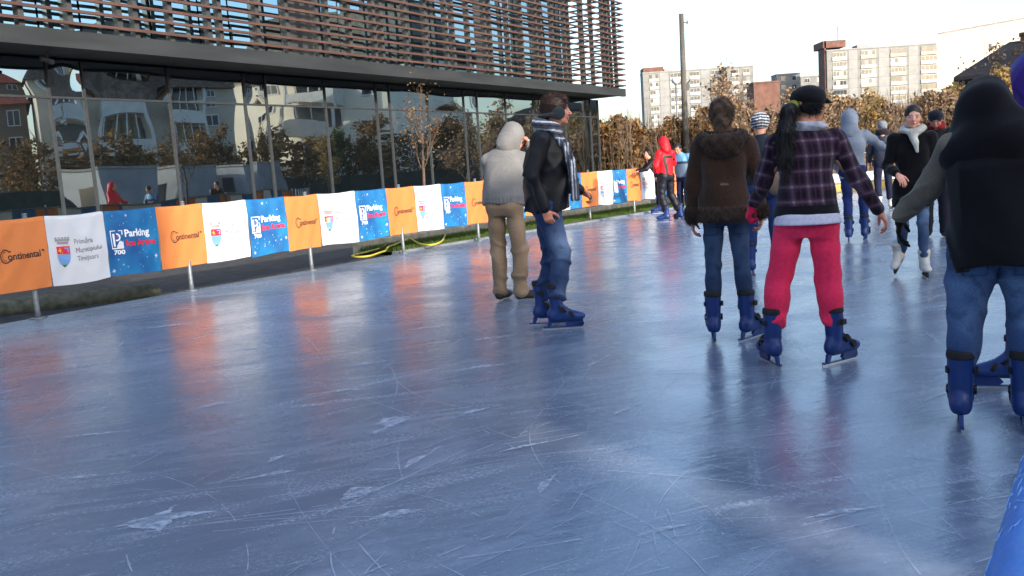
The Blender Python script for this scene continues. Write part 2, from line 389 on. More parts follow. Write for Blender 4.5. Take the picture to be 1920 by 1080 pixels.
l.new(t.outputs[0], x_.inputs[1]); l.new(b.outputs[0], x_.inputs[2]); l.new(x_.outputs[0], n['Material Output'].inputs[0])
ms = mm.copy()
for nd in ms.node_tree.nodes:
    if nd.type == 'MIX_SHADER':
        nz_ = ms.node_tree.nodes.new('ShaderNodeTexNoise'); nz_.inputs['Scale'].default_value = 28; nz_.inputs['Detail'].default_value = 6; r_ = ms.node_tree.nodes.new('ShaderNodeMapRange')
        tc_ = ms.node_tree.nodes.new('ShaderNodeTexCoord'); ms.node_tree.links.new(tc_.outputs['Object'], nz_.inputs[0]); ms.node_tree.links.new(nz_.outputs[0], r_.inputs[0])
        for q, v in enumerate((.35, .62, .12, .70)): r_.inputs[q+1].default_value = v
        ms.node_tree.links.new(r_.outputs[0], nd.inputs[0])
tag(sl.build('ice_scrapes', ms), label='pale scraped slivers of ice left by stopping skates', cat='ice scrapes', kind='stuff')
tag(mk.build('ice_shavings', mm), label='fine white blade scratches and crumbs of ice over the rink', cat='ice shavings', kind='stuff')

# grass verge, its low kerbs
M_grass = surf('grass_soil', (.06, .10, .025), .95, 14, .5, .6, 80)
ga = [offs(P(720, 480), .9)+dd*0.0] if False else None
gs = offs(posts[6], .32)+dd*.4; ge = offs(posts[-1], .32)
w_ = Vector((NB.x, NB.y, 0))*-1.75
gl = [gs, ge, ge+w_, gs+w_*.8]
gm = MB().add([(p.x, p.y, -.03) for p in gl], [(0, 1, 2, 3)]); me = gm.mesh('grass_verge')
if me.polygons[0].normal.z < 0: me.flip_normals()
tag(link('grass_verge', me, M_grass), kind='structure')
nb = 42000; u = rng.random(nb); v = rng.random(nb)
A0 = np.array(gs); A1 = np.array(ge); A3 = np.array(gl[3]); A2 = np.array(gl[2])
Cc = (A0*(1-u)[:, None]+A1*u[:, None])*(1-v)[:, None]+(A3*(1-u)[:, None]+A2*u[:, None])*v[:, None]; Cc[:, 2] = -.03
ang = rng.random(nb)*6.28; s_ = np.stack([np.cos(ang), np.sin(ang), 0*ang], 1)*.007
tip = rng.normal(size=(nb, 3))*.02; tip[:, 2] = .05+.06*rng.random(nb)
V = np.stack([Cc-s_, Cc+s_, Cc+tip+s_*.2, Cc+tip-s_*.2], 1).reshape(-1, 3)
M_blade = islandmat('grass_blade', [(.035, .085, .015), (.07, .15, .02), (.12, .19, .04), (.16, .15, .06)], .7, .3)
tag(link('grass', npmesh('grass', V, np.arange(4*nb).reshape(-1, 4)), M_blade), label='short green grass growing along the verge behind the banners', cat='grass', kind='stuff')
def beam(name, a, b_, w, z0, z1, mat, bev=.02, **k):
    a, b_ = Vector(a), Vector(b_); d = (b_-a).normalized(); nn = Vector((-d.y, d.x, 0))*w/2
    prof = [(-1, z0), (-1, z1-bev), (-1+2*bev/w, z1), (1-2*bev/w, z1), (1, z1-bev), (1, z0)]
    N_ = max(1, int((b_-a).length/1.0)); mb_ = MB()
    for i in range(N_):
        p = a+(b_-a)*(i/N_)+d*.004; q = a+(b_-a)*((i+1)/N_)-d*.004
        mb_.prism([(p.x+nn.x*s, p.y+nn.y*s, z) for s, z in prof], p, q)
    return tag(mb_.build(name, mat), **k)
beam('kerb', offs(posts[6], .22), offs(posts[-1], .22), .16, -.09, .035, surf('wet_kerb', (.20, .21, .23), .25, 5, .3), label='pale wet kerb along the ice edge under the far banners', cat='kerb')
beam('kerb', gl[3]+w_*.05, gl[2]+w_*.05, .12, -.09, .16, surf('cream_kerb', (.42, .38, .29), .8, 8, .3, .3), label='cream stone kerb along the back of the grass verge', cat='kerb')
ka, kb = P(-120, 597), P(322, 541)
ka = ka+Vector((-.28, .2, 0)); kb = kb+Vector((-.22, .16, 0))
mbk = MB(); d = (kb-ka); mbk.tube([ka+d*t+Vector((0, 0, -.03)) for t in (0, .3, .6, .85, .95, .985, 1.0)], [.13, .13, .13, .125, .115, .08, .03], 14)
tag(mbk.build('kerb', M_mossy, smooth=True), label='rounded mossy concrete kerb stone at the left ice edge', cat='kerb stone')
# hose
hp = [(738, 436), (732, 444), (721, 461), (705, 468), (684, 473), (668, 477), (660, 480), (670, 482), (692, 480), (714, 473), (736, 466), (755, 458), (770, 453), (788, 463), (809, 465), (825, 460), (832, 453), (836, 444)]
pts = [P(x, y, .02) for x, y in hp]
sm = []
for i in range(len(pts)-1):
    p0, p1, p2, p3 = pts[max(i-1, 0)], pts[i], pts[i+1], pts[min(i+2, len(pts)-1)]
    for k in range(5):
        t = k/5; sm.append(.5*((2*p1)+(p2-p0)*t+(2*p0-5*p1+4*p2-p3)*t*t+(3*p1-3*p2+p3-p0)*t**3))
for q in sm: q.z = .02 if q.x < P(742, 460).x else .075
tag(MB().tube(sm, .018, 8).build('garden_hose', surf('yellow_rubber', (.62, .50, .05), .4, 5, .15), smooth=True), label='yellow hose looping on the asphalt under the banners', cat='hose')

# ================================================================ RINK BARRIER + BANNERS
TOP = 1.13; BOT = .335
def polyat(PL, s):
    c = 0
    for i in range(len(PL)-1):
        L = (PL[i+1]-PL[i]).length
        if s <= c+L or i == len(PL)-2: return PL[i]+(PL[i+1]-PL[i])*((s-c)/L), (PL[i+1]-PL[i]).normalized()
        c += L
bar = empty('rink_barrier', posts[0], label='galvanised steel railing carrying the banners along the left rink edge', cat='barrier')
def barrier(root, PL, z=TOP):
    o = root.location
    mb = MB()
    for a, b_ in zip(PL, PL[1:]): mb.tube([Vector(a)-o+Vector((0, 0, z-.03)), Vector(b_)-o+Vector((0, 0, z-.03))], .021, 10)
    mb.build('top_rail', M_steel, root, True)
    mb = MB()
    for a, b_ in zip(PL, PL[1:]): mb.tube([Vector(a)-o+Vector((0, 0, BOT+.06)), Vector(b_)-o+Vector((0, 0, BOT+.06))], .014, 8)
    mb.build('bottom_rail', M_steel, root, True)
    me0 = None
    for p in PL:
        q = MB()
        q.tube([(0, 0, 0), (0, 0, .10), (0, 0, z+.035)], [.036, .028, .026], 12); q.tube([(0, 0, z+.035), (0, 0, z+.05)], [.031, .022], 12)
        q.box(-.07, -.07, -.0, .07, .07, .012)
        pl_ = q.build('post', M_steel, root, True) if me0 is None else link('post', me0, [], root)
        me0 = pl_.data; pl_.location = Vector(p)-o
barrier(bar, posts)
M_or = surf('orange_banner', (.68, .205, .05), .75, 2, .06, .15, 500)
M_wh = surf('white_banner', (.66, .67, .69), .75, 2, .04, .15, 500)
m, n, l, b = newmat('blue_banner')
tc = n.new('ShaderNodeTexCoord'); v1 = n.new('ShaderNodeTexNoise'); v1.inputs['Scale'].default_value = 2.2; v1.inputs['Detail'].default_value = 2
l.new(tc.outputs['Object'], v1.inputs[0]); cr = n.new('ShaderNodeValToRGB'); l.new(v1.outputs[0], cr.inputs[0])
cr.color_ramp.elements[0].position = .35; cr.color_ramp.elements[1].position = .68
cr.color_ramp.elements[0].color = (.006, .075, .26, 1); cr.color_ramp.elements[1].color = (.008, .22, .47, 1)
l.new(cr.outputs[0], b.inputs['Base Color']); b.inputs['Roughness'].default_value = .7; M_bl = m
def flat(name, c, r=.7): 
    m, n, l, b = newmat(name); b.inputs['Base Color'].default_value = (*c, 1); b.inputs['Roughness'].default_value = r; return m
K_blk = flat('print_black', (.02, .018, .016)); K_gry = flat('print_grey', (.13, .14, .17)); K_wht = flat('print_white', (.85, .87, .9)); K_red = flat('print_red', (.72, .02, .06))
K_sblu = flat('print_sky', (.16, .34, .65)); K_grn = flat('print_green', (.05, .22, .07)); K_yel = flat('print_gold', (.75, .42, .03)); K_mgr = flat('print_crown', (.33, .30, .30)); K_blu = flat('print_blue', (.01, .17, .45))
def text_mesh(s, size, width=None, off=0., shear=0.):
    """flat lettering in the x-y plane, left end at x=0"""
    cu = bpy.data.curves.new('t', 'FONT'); cu.body = s; cu.size = size; cu.offset = off; cu.shear = shear; cu.resolution_u = 3
    ob = bpy.data.objects.new('t', cu); COL.objects.link(ob); dg = bpy.context.evaluated_depsgraph_get(); dg.update()
    me = bpy.data.meshes.new_from_object(ob.evaluated_get(dg)); COL.objects.unlink(ob); bpy.data.objects.remove(ob); bpy.data.curves.remove(cu)
    V = [(v.co.x, v.co.y) for v in me.vertices]; F = [tuple(p.vertices) for p in me.polygons]
    if F and me.polygons[0].normal.z < 0: F = [f[::-1] for f in F]
    x0 = min(v[0] for v in V); x1 = max(v[0] for v in V); k = width/(x1-x0) if width else 1
    bpy.data.meshes.remove(me)
    return [((x-x0)*k, y) for x, y in V], F
def poly2(pts): return list(pts), [tuple(range(len(pts)))]
def shift(vf, x, y): return [(a+x, b_+y) for a, b_ in vf[0]], vf[1]
def merge(*L):
    V = []; F = []
    for v, f in L: F += [tuple(i+len(V) for i in q) for q in f]; V += v
    return V, F
def rect(x0, y0, x1, y1): return poly2([(x0, y0), (x1, y0), (x1, y1), (x0, y1)])
def circ(cx, cy, r, n_=14, a0=0, a1=6.2832): return poly2([(cx+r*math.cos(a0+(a1-a0)*i/n_), cy+r*math.sin(a0+(a1-a0)*i/n_)) for i in range(n_)])
def arcband(cx, cy, r0, r1, a0, a1, n_=18, e=1.):
    V = []; F = []
    for i in range(n_+1):
        a = a0+(a1-a0)*i/n_; V += [(cx+r0*math.cos(a)*e, cy+r0*math.sin(a)), (cx+r1*math.cos(a)*e, cy+r1*math.sin(a))]
    for i in range(n_): F.append((2*i, 2*i+1, 2*i+3, 2*i+2))
    return V, F
def star(cx, cy, r, n_=6):
    V = []; F = []
    for i in range(n_):
        a = math.pi*2*i/n_; c, s = math.cos(a), math.sin(a); w = r*.1
        F.append((len(V), len(V)+1, len(V)+2, len(V)+3)); V += [(cx-c*w, cy-s*w), (cx+c*r*.4+s*w, cy+s*r*.4-c*w), (cx+c*r, cy+s*r), (cx+c*r*.4-s*w, cy+s*r*.4+c*w)]
    return V, F
# panel-local coordinates: x in 0..1 (width PW), y in 0..1 of the height
tp = text_mesh('ontinental', .105, .37, .0022); 
cont = merge(shift(tp, .205, .365), arcband(.182, .405, .066, .080, math.radians(48), math.radians(312), 18, .72), rect(.215, .448, .245, .462), rect(.215, .346, .245, .360),
             arcband(.18, .405, .045, .052, math.radians(70), math.radians(290), 14, .6))
for xx in (.246, .296, .33, .376, .425, .474, .524): cont = merge(cont, rect(xx-.004, .362, xx+.016, .370))
horse = merge(poly2([(.60, .43), (.607, .438), (.62, .437), (.632, .43), (.638, .418), (.63, .42), (.622, .416), (.612, .42), (.604, .418)]), poly2([(.628, .415), (.636, .405), (.633, .403), (.624, .413)]))
prim = merge(shift(text_mesh('Primăria', .085, .225, 0.), .31, .465), shift(text_mesh('Municipiului', .085, .325, 0.), .315, .365), shift(text_mesh('Timișoara', .085, .265, 0.), .32, .265))
PW = .72
sh = [(.085, .45), (.255, .45), (.255, .36), (.245, .30), (.22, .25), (.17, .205), (.12, .25), (.095, .30), (.085, .36)]
def half(y0, y1):   # slice of the shield between heights
    def w(y):
        yy = [.205, .25, .30, .36, .45]; ww = [.0, .05, .075, .085, .085]; return float(np.interp(y, yy, ww))
    N_ = 6; L_ = [(.17-w(y0+(y1-y0)*i/N_)*.94, y0+(y1-y0)*i/N_) for i in range(N_+1)]; R_ = [(.17+w(y0+(y1-y0)*i/N_)*.94, y0+(y1-y0)*i/N_) for i in range(N_+1)]
    return poly2(R_+L_[::-1])
def crown():
    s = [rect(.105, .475, .235, .505), poly2([(.09, .508), (.25, .508), (.258, .535), (.082, .535)])]
    for i in range(5): s.append(rect(.088+i*.035, .538, .088+i*.035+.022, .556))
    return merge(*s)
logo_white = merge(rect(.05, .33, .21, .345), rect(.05, .33, .06, .56), rect(.05, .55, .21, .56), rect(.195, .33, .21, .56), rect(.075, .36, .10, .52),
                   arcband(.125, .475, .03, .05, -1.9, 1.6, 14), poly2([(.12, .345), (.195, .345), (.195, .41), (.175, .43), (.15, .42), (.13, .39), (.118, .37)]))
park = shift(text_mesh('Parking', .125, .36, .004), .235, .475)
icea = shift(text_mesh('Ice Arena', .115, .425, .004), .245, .355)
n700 = shift(text_mesh('700', .075, .145, .003), .075, .262)
def stars(seed):
    r = random.Random(seed); L_ = []
    for i in range(60):
        x, y = r.uniform(.04, PW-.04), r.uniform(.04, .76)
        if .30 < y < .60 and x < .66: continue
        L_.append(star(x, y, r.choice((.006, .008, .008, .012, .016)), 4 if r.random() < .6 else 6))
    L_ += [star(PW-.055, .20, .035, 6), star(.06, .06, .03, 6), star(PW*.4, .74, .025, 6)]
    return merge(*L_)
def banner(kind, PL, s0, w, idx, top=TOP, label='', group=''):
    """one cloth sheet hung over the railing; print follows its waves"""
    H_ = top-BOT; rnd = random.Random(idx*7+3); ph = rnd.uniform(0, 6); am = rnd.uniform(.006, .015); sag = rnd.uniform(-.014, .014); dg = rnd.choice((-1, 1))*rnd.uniform(5, 9); am2 = rnd.uniform(.002, .007); p0, _ = polyat(PL, s0)
    root_loc = Vector((p0.x, p0.y, 0))
    def mp(x, y, off):          # x metres along 0..w, y metres from bottom 0..H_
        base, d = polyat(PL, s0+x*w/PW); nn = Vector((d.y, -d.x, 0)); t = 1-y/H_
        wv = am*math.sin(x*9+ph+y*2)*(.25+t)+.004*math.sin(x*23-y*11+ph)+am2*(1-abs(math.sin(dg*x+7*y+ph)))**2*2+.010*math.sin(3.1*t)
        dz = (-.012*math.sin(math.pi*x/PW)*(1+sag*20))*(1-t) + sag*math.sin(x*5+ph)*t*1.2
        return tuple(base+nn*(.030+wv+off)+Vector((0, 0, BOT+y+dz))-root_loc)
    nx_, ny_ = 26, 16; mb = MB()
    V = [mp(PW*i/nx_, H_*j/ny_, 0) for j in range(ny_+1) for i in range(nx_+1)]
    # fold over the rail
    V += [tuple(Vector(V[ny_*(nx_+1)+i])+(-polyat(PL, s0+PW*i/nx_*w/PW)[1].cross(Vector((0, 0, 1)))*.055)+Vector((0, 0, .004))) for i in range(nx_+1)]
    F = [(j*(nx_+1)+i, j*(nx_+1)+i+1, (j+1)*(nx_+1)+i+1, (j+1)*(nx_+1)+i) for j in range(ny_+1) for i in range(nx_)]
    mb.add(V, F)
    o = mb.build('banner', {'o': M_or, 'w': M_wh, 'b': M_bl}[kind], None, True); o.location = root_loc
    tag(o, label, 'banner', group)
    def pr(name, vf, mat, off=.004):
        q = MB().add([mp(x, y*H_/.8, off) for x, y in vf[0]], vf[1]).build(name, mat, o)
    if kind == 'o': pr('lettering', shift(cont, .05, .0), K_blk); pr('horse_mark', shift(horse, .04, 0), K_blk)
    if kind == 'w':
        pr('lettering', prim, K_gry); pr('crest', half(.36, .45), K_red, .004); o2 = o.children[-1]
        for nm, vf, mt in (('crest_field', half(.24, .355), K_sblu), ('crest_base', half(.206, .238), K_grn), ('crown', crown(), K_mgr),
                           ('crest_charge', merge(rect(.12, .38, .135, .43), rect(.105, .395, .15, .41), rect(.145, .365, .155, .40)), K_yel), ('crest_charge', merge(rect(.185, .375, .235, .435)), K_sblu),
                           ('crest_charge', merge(poly2([(.135, .245), (.205, .245), (.20, .262), (.17, .27), (.14, .262)])), K_wht), ('crest_charge', merge(poly2([(.14, .262), (.20, .262), (.17, .285)])), K_red)):
            q = MB().add([mp(x, y*H_/.8, .006) for x, y in vf[0]], vf[1]).build(nm, mt, o2)
    if kind == 'b':
        pr('lettering', park, K_wht); pr('lettering', icea, K_red); pr('parking_mark', merge(logo_white, n700), K_wht)
        pr('mark_dot', circ(.128, .478, .010), K_red, .006); pr('snowflake_print', stars(idx), K_wht)
    return o
base_s = sum((posts[i+1]-posts[i]).length for i in range(3))   # arc length of the post seen at the photo's left edge
edges = [(-1.97, .70, 'b'), (-1.25, .72, 'w' if False else 'b')][:0]
seq = [(-4.12, 'b'), (-3.40, 'o'), (-2.68, 'w'), (-1.96, 'b'), (-1.24, 'o'), (-.52, 'w')]
# measured left edges of each sheet (metres along the rail) and its colour
meas = [(-1.25, 'b'), (-.53, 'o'), (.20, 'w'), (.94, 'b'), (1.67, 'o'), (2.38, 'w'), (3.10, 'b'), (3.78, 'o'), (4.43, 'w'), (5.30, 'b'), (6.09, 'o'), (6.84, 'w'), (7.54, 'b'), (8.21, 'o'), (8.90, 'w'), (9.58, 'b'), (10.26, 'o'), (10.94, 'w'), (11.6, 'b'),
        (12.2, 'b'), (12.80, 'o'), (13.54, 'w'), (14.14, 'b'), (14.75, 'o'), (15.34, 'w'), (15.97, 'b'), (16.6, 'o'), (17.25, 'w'), (17.9, 'b'), (18.5, 'o'), (19.05, None)]
meas = [m_ for m_ in meas if m_[0] not in (11.6,)]
cn = {'o': 'orange', 'w': 'white', 'b': 'blue starry'}
what = {'o': 'black lettering', 'w': 'town crest and grey lettering', 'b': 'white and red lettering'}
ordn = ['first', 'second', 'third', 'fourth', 'fifth', 'sixth', 'seventh', 'eighth', 'ninth', 'tenth', 'eleventh']
cnt = {'o': 0, 'w': 0, 'b': 0}
for i in range(len(meas)-1):
    s0, k_ = meas[i]; w = meas[i+1][0]-s0
    if k_ == 'o' and s0 < 0: extra = 'cut by the left photo edge'
    if i == 0: lb = 'blue starry banner just outside the left photo edge'
    else:
        lb = f"{cn[k_]} banner with {what[k_]}, {ordn[cnt[k_]]} {cn[k_].split()[0]} one from the left"; cnt[k_] += 1
    banner(k_, posts, base_s+s0+.003, w-.006, i, label=lb, group=f"{cn[k_].split()[0]} banners along the railing")
# far railing of the rink
bar2 = empty('rink_barrier', posts2[0], label='steel railing across the far end of the rink', cat='barrier')
barrier(bar2, posts2[1:])
for i in range(8):
    s0 = .3+i*2.1
    mbp = MB(); a, d = polyat(posts2, s0); b_, _ = polyat(posts2, s0+1.95); nn = Vector((d.y, -d.x, 0))
    for (z0, z1, mi, of) in ((.27, .55, 0, .035), ):
        vs = []
        N_ = 12
        for j in range(N_+1):
            p = a+(b_-a)*(j/N_)+nn*(of+.012*math.sin(j*1.1+i)); vs += [(p.x, p.y, z0), (p.x, p.y, z1)]
        mbp.add(vs, [(2*j, 2*j+2, 2*j+3, 2*j+1) for j in range(N_)], mi)
    o = mbp.build('banner', M_wh, smooth=True); tag(o, f'white banner on the far end railing, {ordn[i]} from its left end', 'banner', 'white banners on the far end railing')
kp = MB()
for a, b_ in zip(posts2[1:], posts2[2:]):
    nn = Vector((.31, -.95, 0))*.03
    kp.prism([Vector(a)+nn+Vector((0, 0, .005)), Vector(a)+nn+Vector((0, 0, .24)), Vector(a)+nn*2+Vector((0, 0, .24)), Vector(a)+nn*2+Vector((0, 0, .005))], a, b_)
kp.build('kickboard', surf('yellow_kickboard', (.50, .36, .10), .6, 4, .3), bar2).location = -bar2.location
# near-side rail with its blue sleeve
d34 = Vector((.563, .826, 0)); nr = Vector((.826, -.563, 0)); rp = Vector((.311, .594, .97))+nr*.048
rail0 = empty('rink_barrier', (rp.x, rp.y, 0), label='near rink railing under a scuffed bright blue foam sleeve', cat='barrier')
M_pipe = surf('blue_foam', (.0, .20, .70), .42, 9, .12, .15, 40)
mb = MB().tube([Vector((0, 0, .97))+d34*t for t in (-1.6, -.4, .3, .9, 1.6, 2.6, 3.4)], .052, 28); mb.build('foam_sleeve', M_pipe, rail0, True)
sc = MB()
for i in range(46):
    t = random.gauss(.22, .035); a = math.radians(random.uniform(95, 175)); a2 = a+random.uniform(-.25, .35); t2 = t+random.uniform(-.012, .03)
    if random.random() < .4: t, t2 = t-.1, t2-.1
    pts = []
    for j in range(5):
        f_ = j/4; aa = a+(a2-a)*f_; tt = t+(t2-t)*f_+.004*math.sin(j*2+i)
        pts.append(Vector((0, 0, .97))+d34*tt+nr*math.cos(aa)*.0523+Vector((0, 0, math.sin(aa)*.0523)))
    sc.tube(pts, [.0001, .0005, .0006, .0004, .0001], 4)
sc.build('scuff', surf('scuffed_foam', (.35, .6, .85), .7, 9, .1), rail0)
for t in (-1.5, 2.9, 3.3):
    q = MB().tube([Vector((0, 0, 0))+d34*t, Vector((0, 0, .93))+d34*t], .025, 10); q.build('post', M_steel, rail0, True)

# ================================================================ LIBRARY-LIKE GLASS BUILDING
BA = P(0, 78, 3.9); BB = P(1174, 181, 3.9); bd = (BB-BA); bd.z = 0; bd.normalize(); bn = Vector((bd.y, -bd.x, 0))   # bn faces the rink
brz = math.atan2(bd.y, bd.x)
bld = empty('glass_building', (BA.x, BA.y, 0), brz, label='modern glass building with brown louvre screens over a mirror glazed ground floor', cat='building')
# local frame: x along the facade, y = away from the rink, z up
UL, UR = -22., 25.5
def pane(name, x0, x1, z0, z1, y, mat, parent, tilt=.0025, bow=.004):
    tx, tz = random.gauss(0, tilt), random.gauss(0, tilt); bx = random.gauss(0, bow); N_ = 8
    vs = []; cx, cz = (x0+x1)/2, (z0+z1)/2; hw, hz = (x1-x0)/2, (z1-z0)/2
    for j in range(N_+1):
        for i in range(N_+1):
            a, b_ = -1+2*i/N_, -1+2*j/N_
            vs.append((cx+hw*a, y+tx*hw*a+tz*hz*b_+bx*(1-a*a)*(1-b_*b_), cz+hz*b_))
    fs = [(j*(N_+1)+i, j*(N_+1)+i+1, (j+1)*(N_+1)+i+1, (j+1)*(N_+1)+i) for j in range(N_) for i in range(N_)]
    return MB().add(vs, fs).build(name, mat, parent, True)
m, n, l, b = newmat('mirror_glazing')
b.inputs['Base Color'].default_value = (.006, .008, .009, 1); b.inputs['Roughness'].default_value = .05
gl_ = n.new('ShaderNodeBsdfGlossy'); gl_.inputs['Color'].default_value = (.66, .77, .82, 1); gl_.inputs['Roughness'].default_value = .006
fr_ = n.new('ShaderNodeFresnel'); fr_.inputs['IOR'].default_value = 1.5; mr = n.new('ShaderNodeMapRange'); l.new(fr_.outputs[0], mr.inputs[0])
mr.inputs[1].default_value = .0; mr.inputs[2].default_value = .5; mr.inputs[3].default_value = .44; mr.inputs[4].default_value = .9
tc = n.new('ShaderNodeTexCoord'); t1 = n.new('ShaderNodeTexNoise'); t1.inputs['Scale'].default_value = .9; t1.inputs['Detail'].default_value = 1
mpp = n.new('ShaderNodeMapping'); mpp.inputs['Scale'].default_value = (1, 1, .6); l.new(tc.outputs['Object'], mpp.inputs[0]); l.new(mpp.outputs[0], t1.inputs[0])
bp = n.new('ShaderNodeBump'); bp.inputs['Strength'].default_value = .5; bp.inputs['Distance'].default_value = .007; l.new(t1.outputs[0], bp.inputs['Height'])
l.new(bp.outputs[0], gl_.inputs['Normal']); mx = n.new('ShaderNodeMixShader'); l.new(mr.outputs[0], mx.inputs[0]); l.new(b.outputs[0], mx.inputs[1]); l.new(gl_.outputs[0], mx.inputs[2])
l.new(mx.outputs[0], n['Material Output'].inputs[0]); M_glass = m
M_glass2 = M_glass.copy()
for nd in M_glass2.node_tree.nodes:
    if nd.type == 'MAP_RANGE': nd.inputs[3].default_value = .62
    if nd.type == 'BSDF_GLOSSY': nd.inputs['Color'].default_value = (.50, .74, .86, 1)
GY = 1.37; mull = [-20.6, -18.5, -16.3, -15.6, -13.5, -11.4, -9.3, -8.6, -6.5, -4.4, -2.3, -1.6, .12, 1.63, 2.35, 4.34, 6.45, 7.13, 9.18, 11.26, 11.85, 13.68, 15.65, 16.44, 18.24, 20.19, 20.84, 22.7, 24.96, 25.7]
Zs, Zt, Zf, Zft = .95, 3.20, 3.9, 4.20
for i, u in enumerate(mull):
    MB().box(u-.02, GY-.035, Zs, u+.02, GY+.05, Zf, 0).build('mullion', M_mull, bld)
    if i < len(mull)-1:
        pane('glass_pane', u+.02, mull[i+1]-.02, Zs, Zt-.02, GY, M_glass, bld); pane('glass_pane', u+.02, mull[i+1]-.02, Zt+.02, Zf, GY, M_glass, bld)
MB().box(mull[0], GY-.032, Zt-.02, mull[-1]-.03, GY+.04, Zt+.02).build('transom', M_mull, bld)
q = MB().box(UL, GY-.25, -.09, 25.9, GY+.3, Zs-.06); q.box(UL, GY-.32, Zs-.06, 26.0, GY+.2, Zs-.003); q.build('plinth', surf('dark_plinth', (.07, .075, .08), .7, 3, .3), bld)
q = MB().box(UL, 0, Zf, UR, .12, Zft); q.box(UL, .12, Zf+.04, UR, 14, Zft-.02); q.build('fascia', M_fascia, bld)
q = MB().box(mull[-1]-.03, GY+.05, Zs, mull[-1]+.03, 12, Zf); q.build('end_wall', M_glass, bld)
MB().box(UL, 12, -.05, 25.6, 13.5, 10.2).build('rear_wall', M_dark, bld)
# upper storey: glazing behind the screen
UG = 22.9; yg = 1.15
M_blind = surf('dark_panel', (.05, .055, .06), .6, 2, .3)
x = UL; k = 0
while x < UG:
    w = (1.25, .85, 1.6)[k % 3]; x1 = min(x+w, UG)
    for z0, z1 in ((Zft, 6.6), (6.66, 9.0), (9.06, 10.1)):
        if z0 < 9.05: pane('glass_pane', x+.02, x1-.02, z0+.02, z1, yg, M_glass2, bld, .004) if x > -3 and k % 7 != 3 else MB().box(x, yg-.01, z0, x1, yg+.03, z1).build('spandrel_panel', M_blind, bld)
    x = x1; k += 1
q = MB().box(UL, yg-.03, 6.58, UG, yg+.1, 6.68); q.box(UL, yg-.03, 9.0, UG, yg+.1, 10.2); q.box(UL, -.15, 10.2, UR, 13.5, 10.5); q.build('roof', M_dark, bld)
q = MB().box(UG, yg, Zft, UG+.08, 9, 10.2); q.build('end_wall', M_blind, bld)
def slats(name, axis, a0, a1, off):
    mb = MB(); z = Zft+.09; j = 0
    while z < 10.15:
        th = .052; dp = .07; t_ = .004
        if axis == 'x': vs = [(a0, off, z), (a1, off, z), (a1, off+dp, z+t_), (a0, off+dp, z+t_)]
        else: vs = [(off, a0, z), (off, a1, z), (off-dp, a1, z+t_), (off-dp, a0, z+t_)]
        vs2 = [(p[0], p[1], p[2]+th) for p in vs]; mb.add(vs+vs2, [(3, 2, 1, 0), (4, 5, 6, 7), (0, 1, 5, 4), (1, 2, 6, 5), (2, 3, 7, 6), (3, 0, 4, 7)]); z += .213; j += 1
    return mb.build(name, M_louv, bld)
slats('louvre_screen', 'x', UL, UR-.06, -.06); slats('louvre_screen', 'y', .06, 9.0, UR-.03)
sp = [1.0, .35, .8, .95, .3, 1.05, .9]
x = -4.; k = 0
q = MB()
while x < UR-.1:
    q.box(x-.05, .05, Zft, x+.05, .19, 10.2); x += sp[k % 7]; k += 1
q.build('screen_upright', M_dark, bld)
q = MB()
for y in (.5, 1.7, 2.9, 4.1, 5.3, 6.5, 7.7, 8.9): q.box(UR-.22, y-.05, Zft, UR-.14, y+.05, 10.2)
q.build('screen_upright', M_dark, bld)
cc = empty('security_camera', bld.location+bd*1.15+Vector((-bn.x, -bn.y, 0))*.55, brz, label='small dark security camera under the soffit at far left', cat='security camera')
MB().tube([(0, 0, 3.9), (0, 0, 3.80)], .02, 8).build('bracket', M_dark, cc); MB().tube([(-.14, 0, 3.78), (.10, 0, 3.72)], .045, 12).build('housing', M_dark, cc)

# ================================================================ TREES, HEDGES
M_bark = surf('bark', (.16, .12, .09), .95, 14, .4, .8, 40, stretch=(1, 1, .3))
M_palebark = surf('pale_bark', (.13, .088, .062), .9, 14, .4, .5, 40)
L_brown = islandmat('dry_brown_leaf', [(.08, .045, .022), (.20, .105, .045), (.34, .20, .09), (.14, .11, .04)], .8, .25)
L_tan = islandmat('tan_leaf', [(.13, .085, .05), (.28, .185, .115), (.40, .29, .19), (.20, .12, .07)], .8, .25)
L_gold = islandmat('golden_leaf', [(.18, .11, .045), (.38, .24, .09), (.28, .20, .08), (.12, .10, .04)], .8, .3)
L_green = islandmat('dull_green_leaf', [(.03, .05, .015), (.06, .09, .03), (.10, .10, .04)], .8, .2)
def grow(mb, p, d, L, r, lev, tips, spread=.5, seg=3, up=.12, nb=3):
    pts = [p]; q = Vector(p); dv = Vector(d)
    for i in range(seg):
        dv = (dv+Vector((random.gauss(0, .10), random.gauss(0, .10), random.gauss(0, .05)+up*.5))).normalized(); q = q+dv*L/seg; pts.append(q.copy())
    mb.tube(pts, [r*(1-.45*i/seg) for i in range(seg+1)], 5 if lev < 2 else 4, cap=False)
    if lev <= 0: tips.append((pts[-2], pts[-1])); return
    for i in range(nb):
        j = random.randint(1, seg); a = random.uniform(0, 6.28); o = dv.orthogonal().normalized(); o = Matrix.Rotation(a, 3, dv) @ o
        nd = (dv+o*random.uniform(spread*.6, spread*1.5)).normalized(); grow(mb, pts[j], nd, L*random.uniform(.55, .8), r*.5, lev-1, tips, spread, seg, up, nb)
    grow(mb, pts[-1], dv, L*.7, r*.55, lev-1, tips, spread, seg, up, nb)
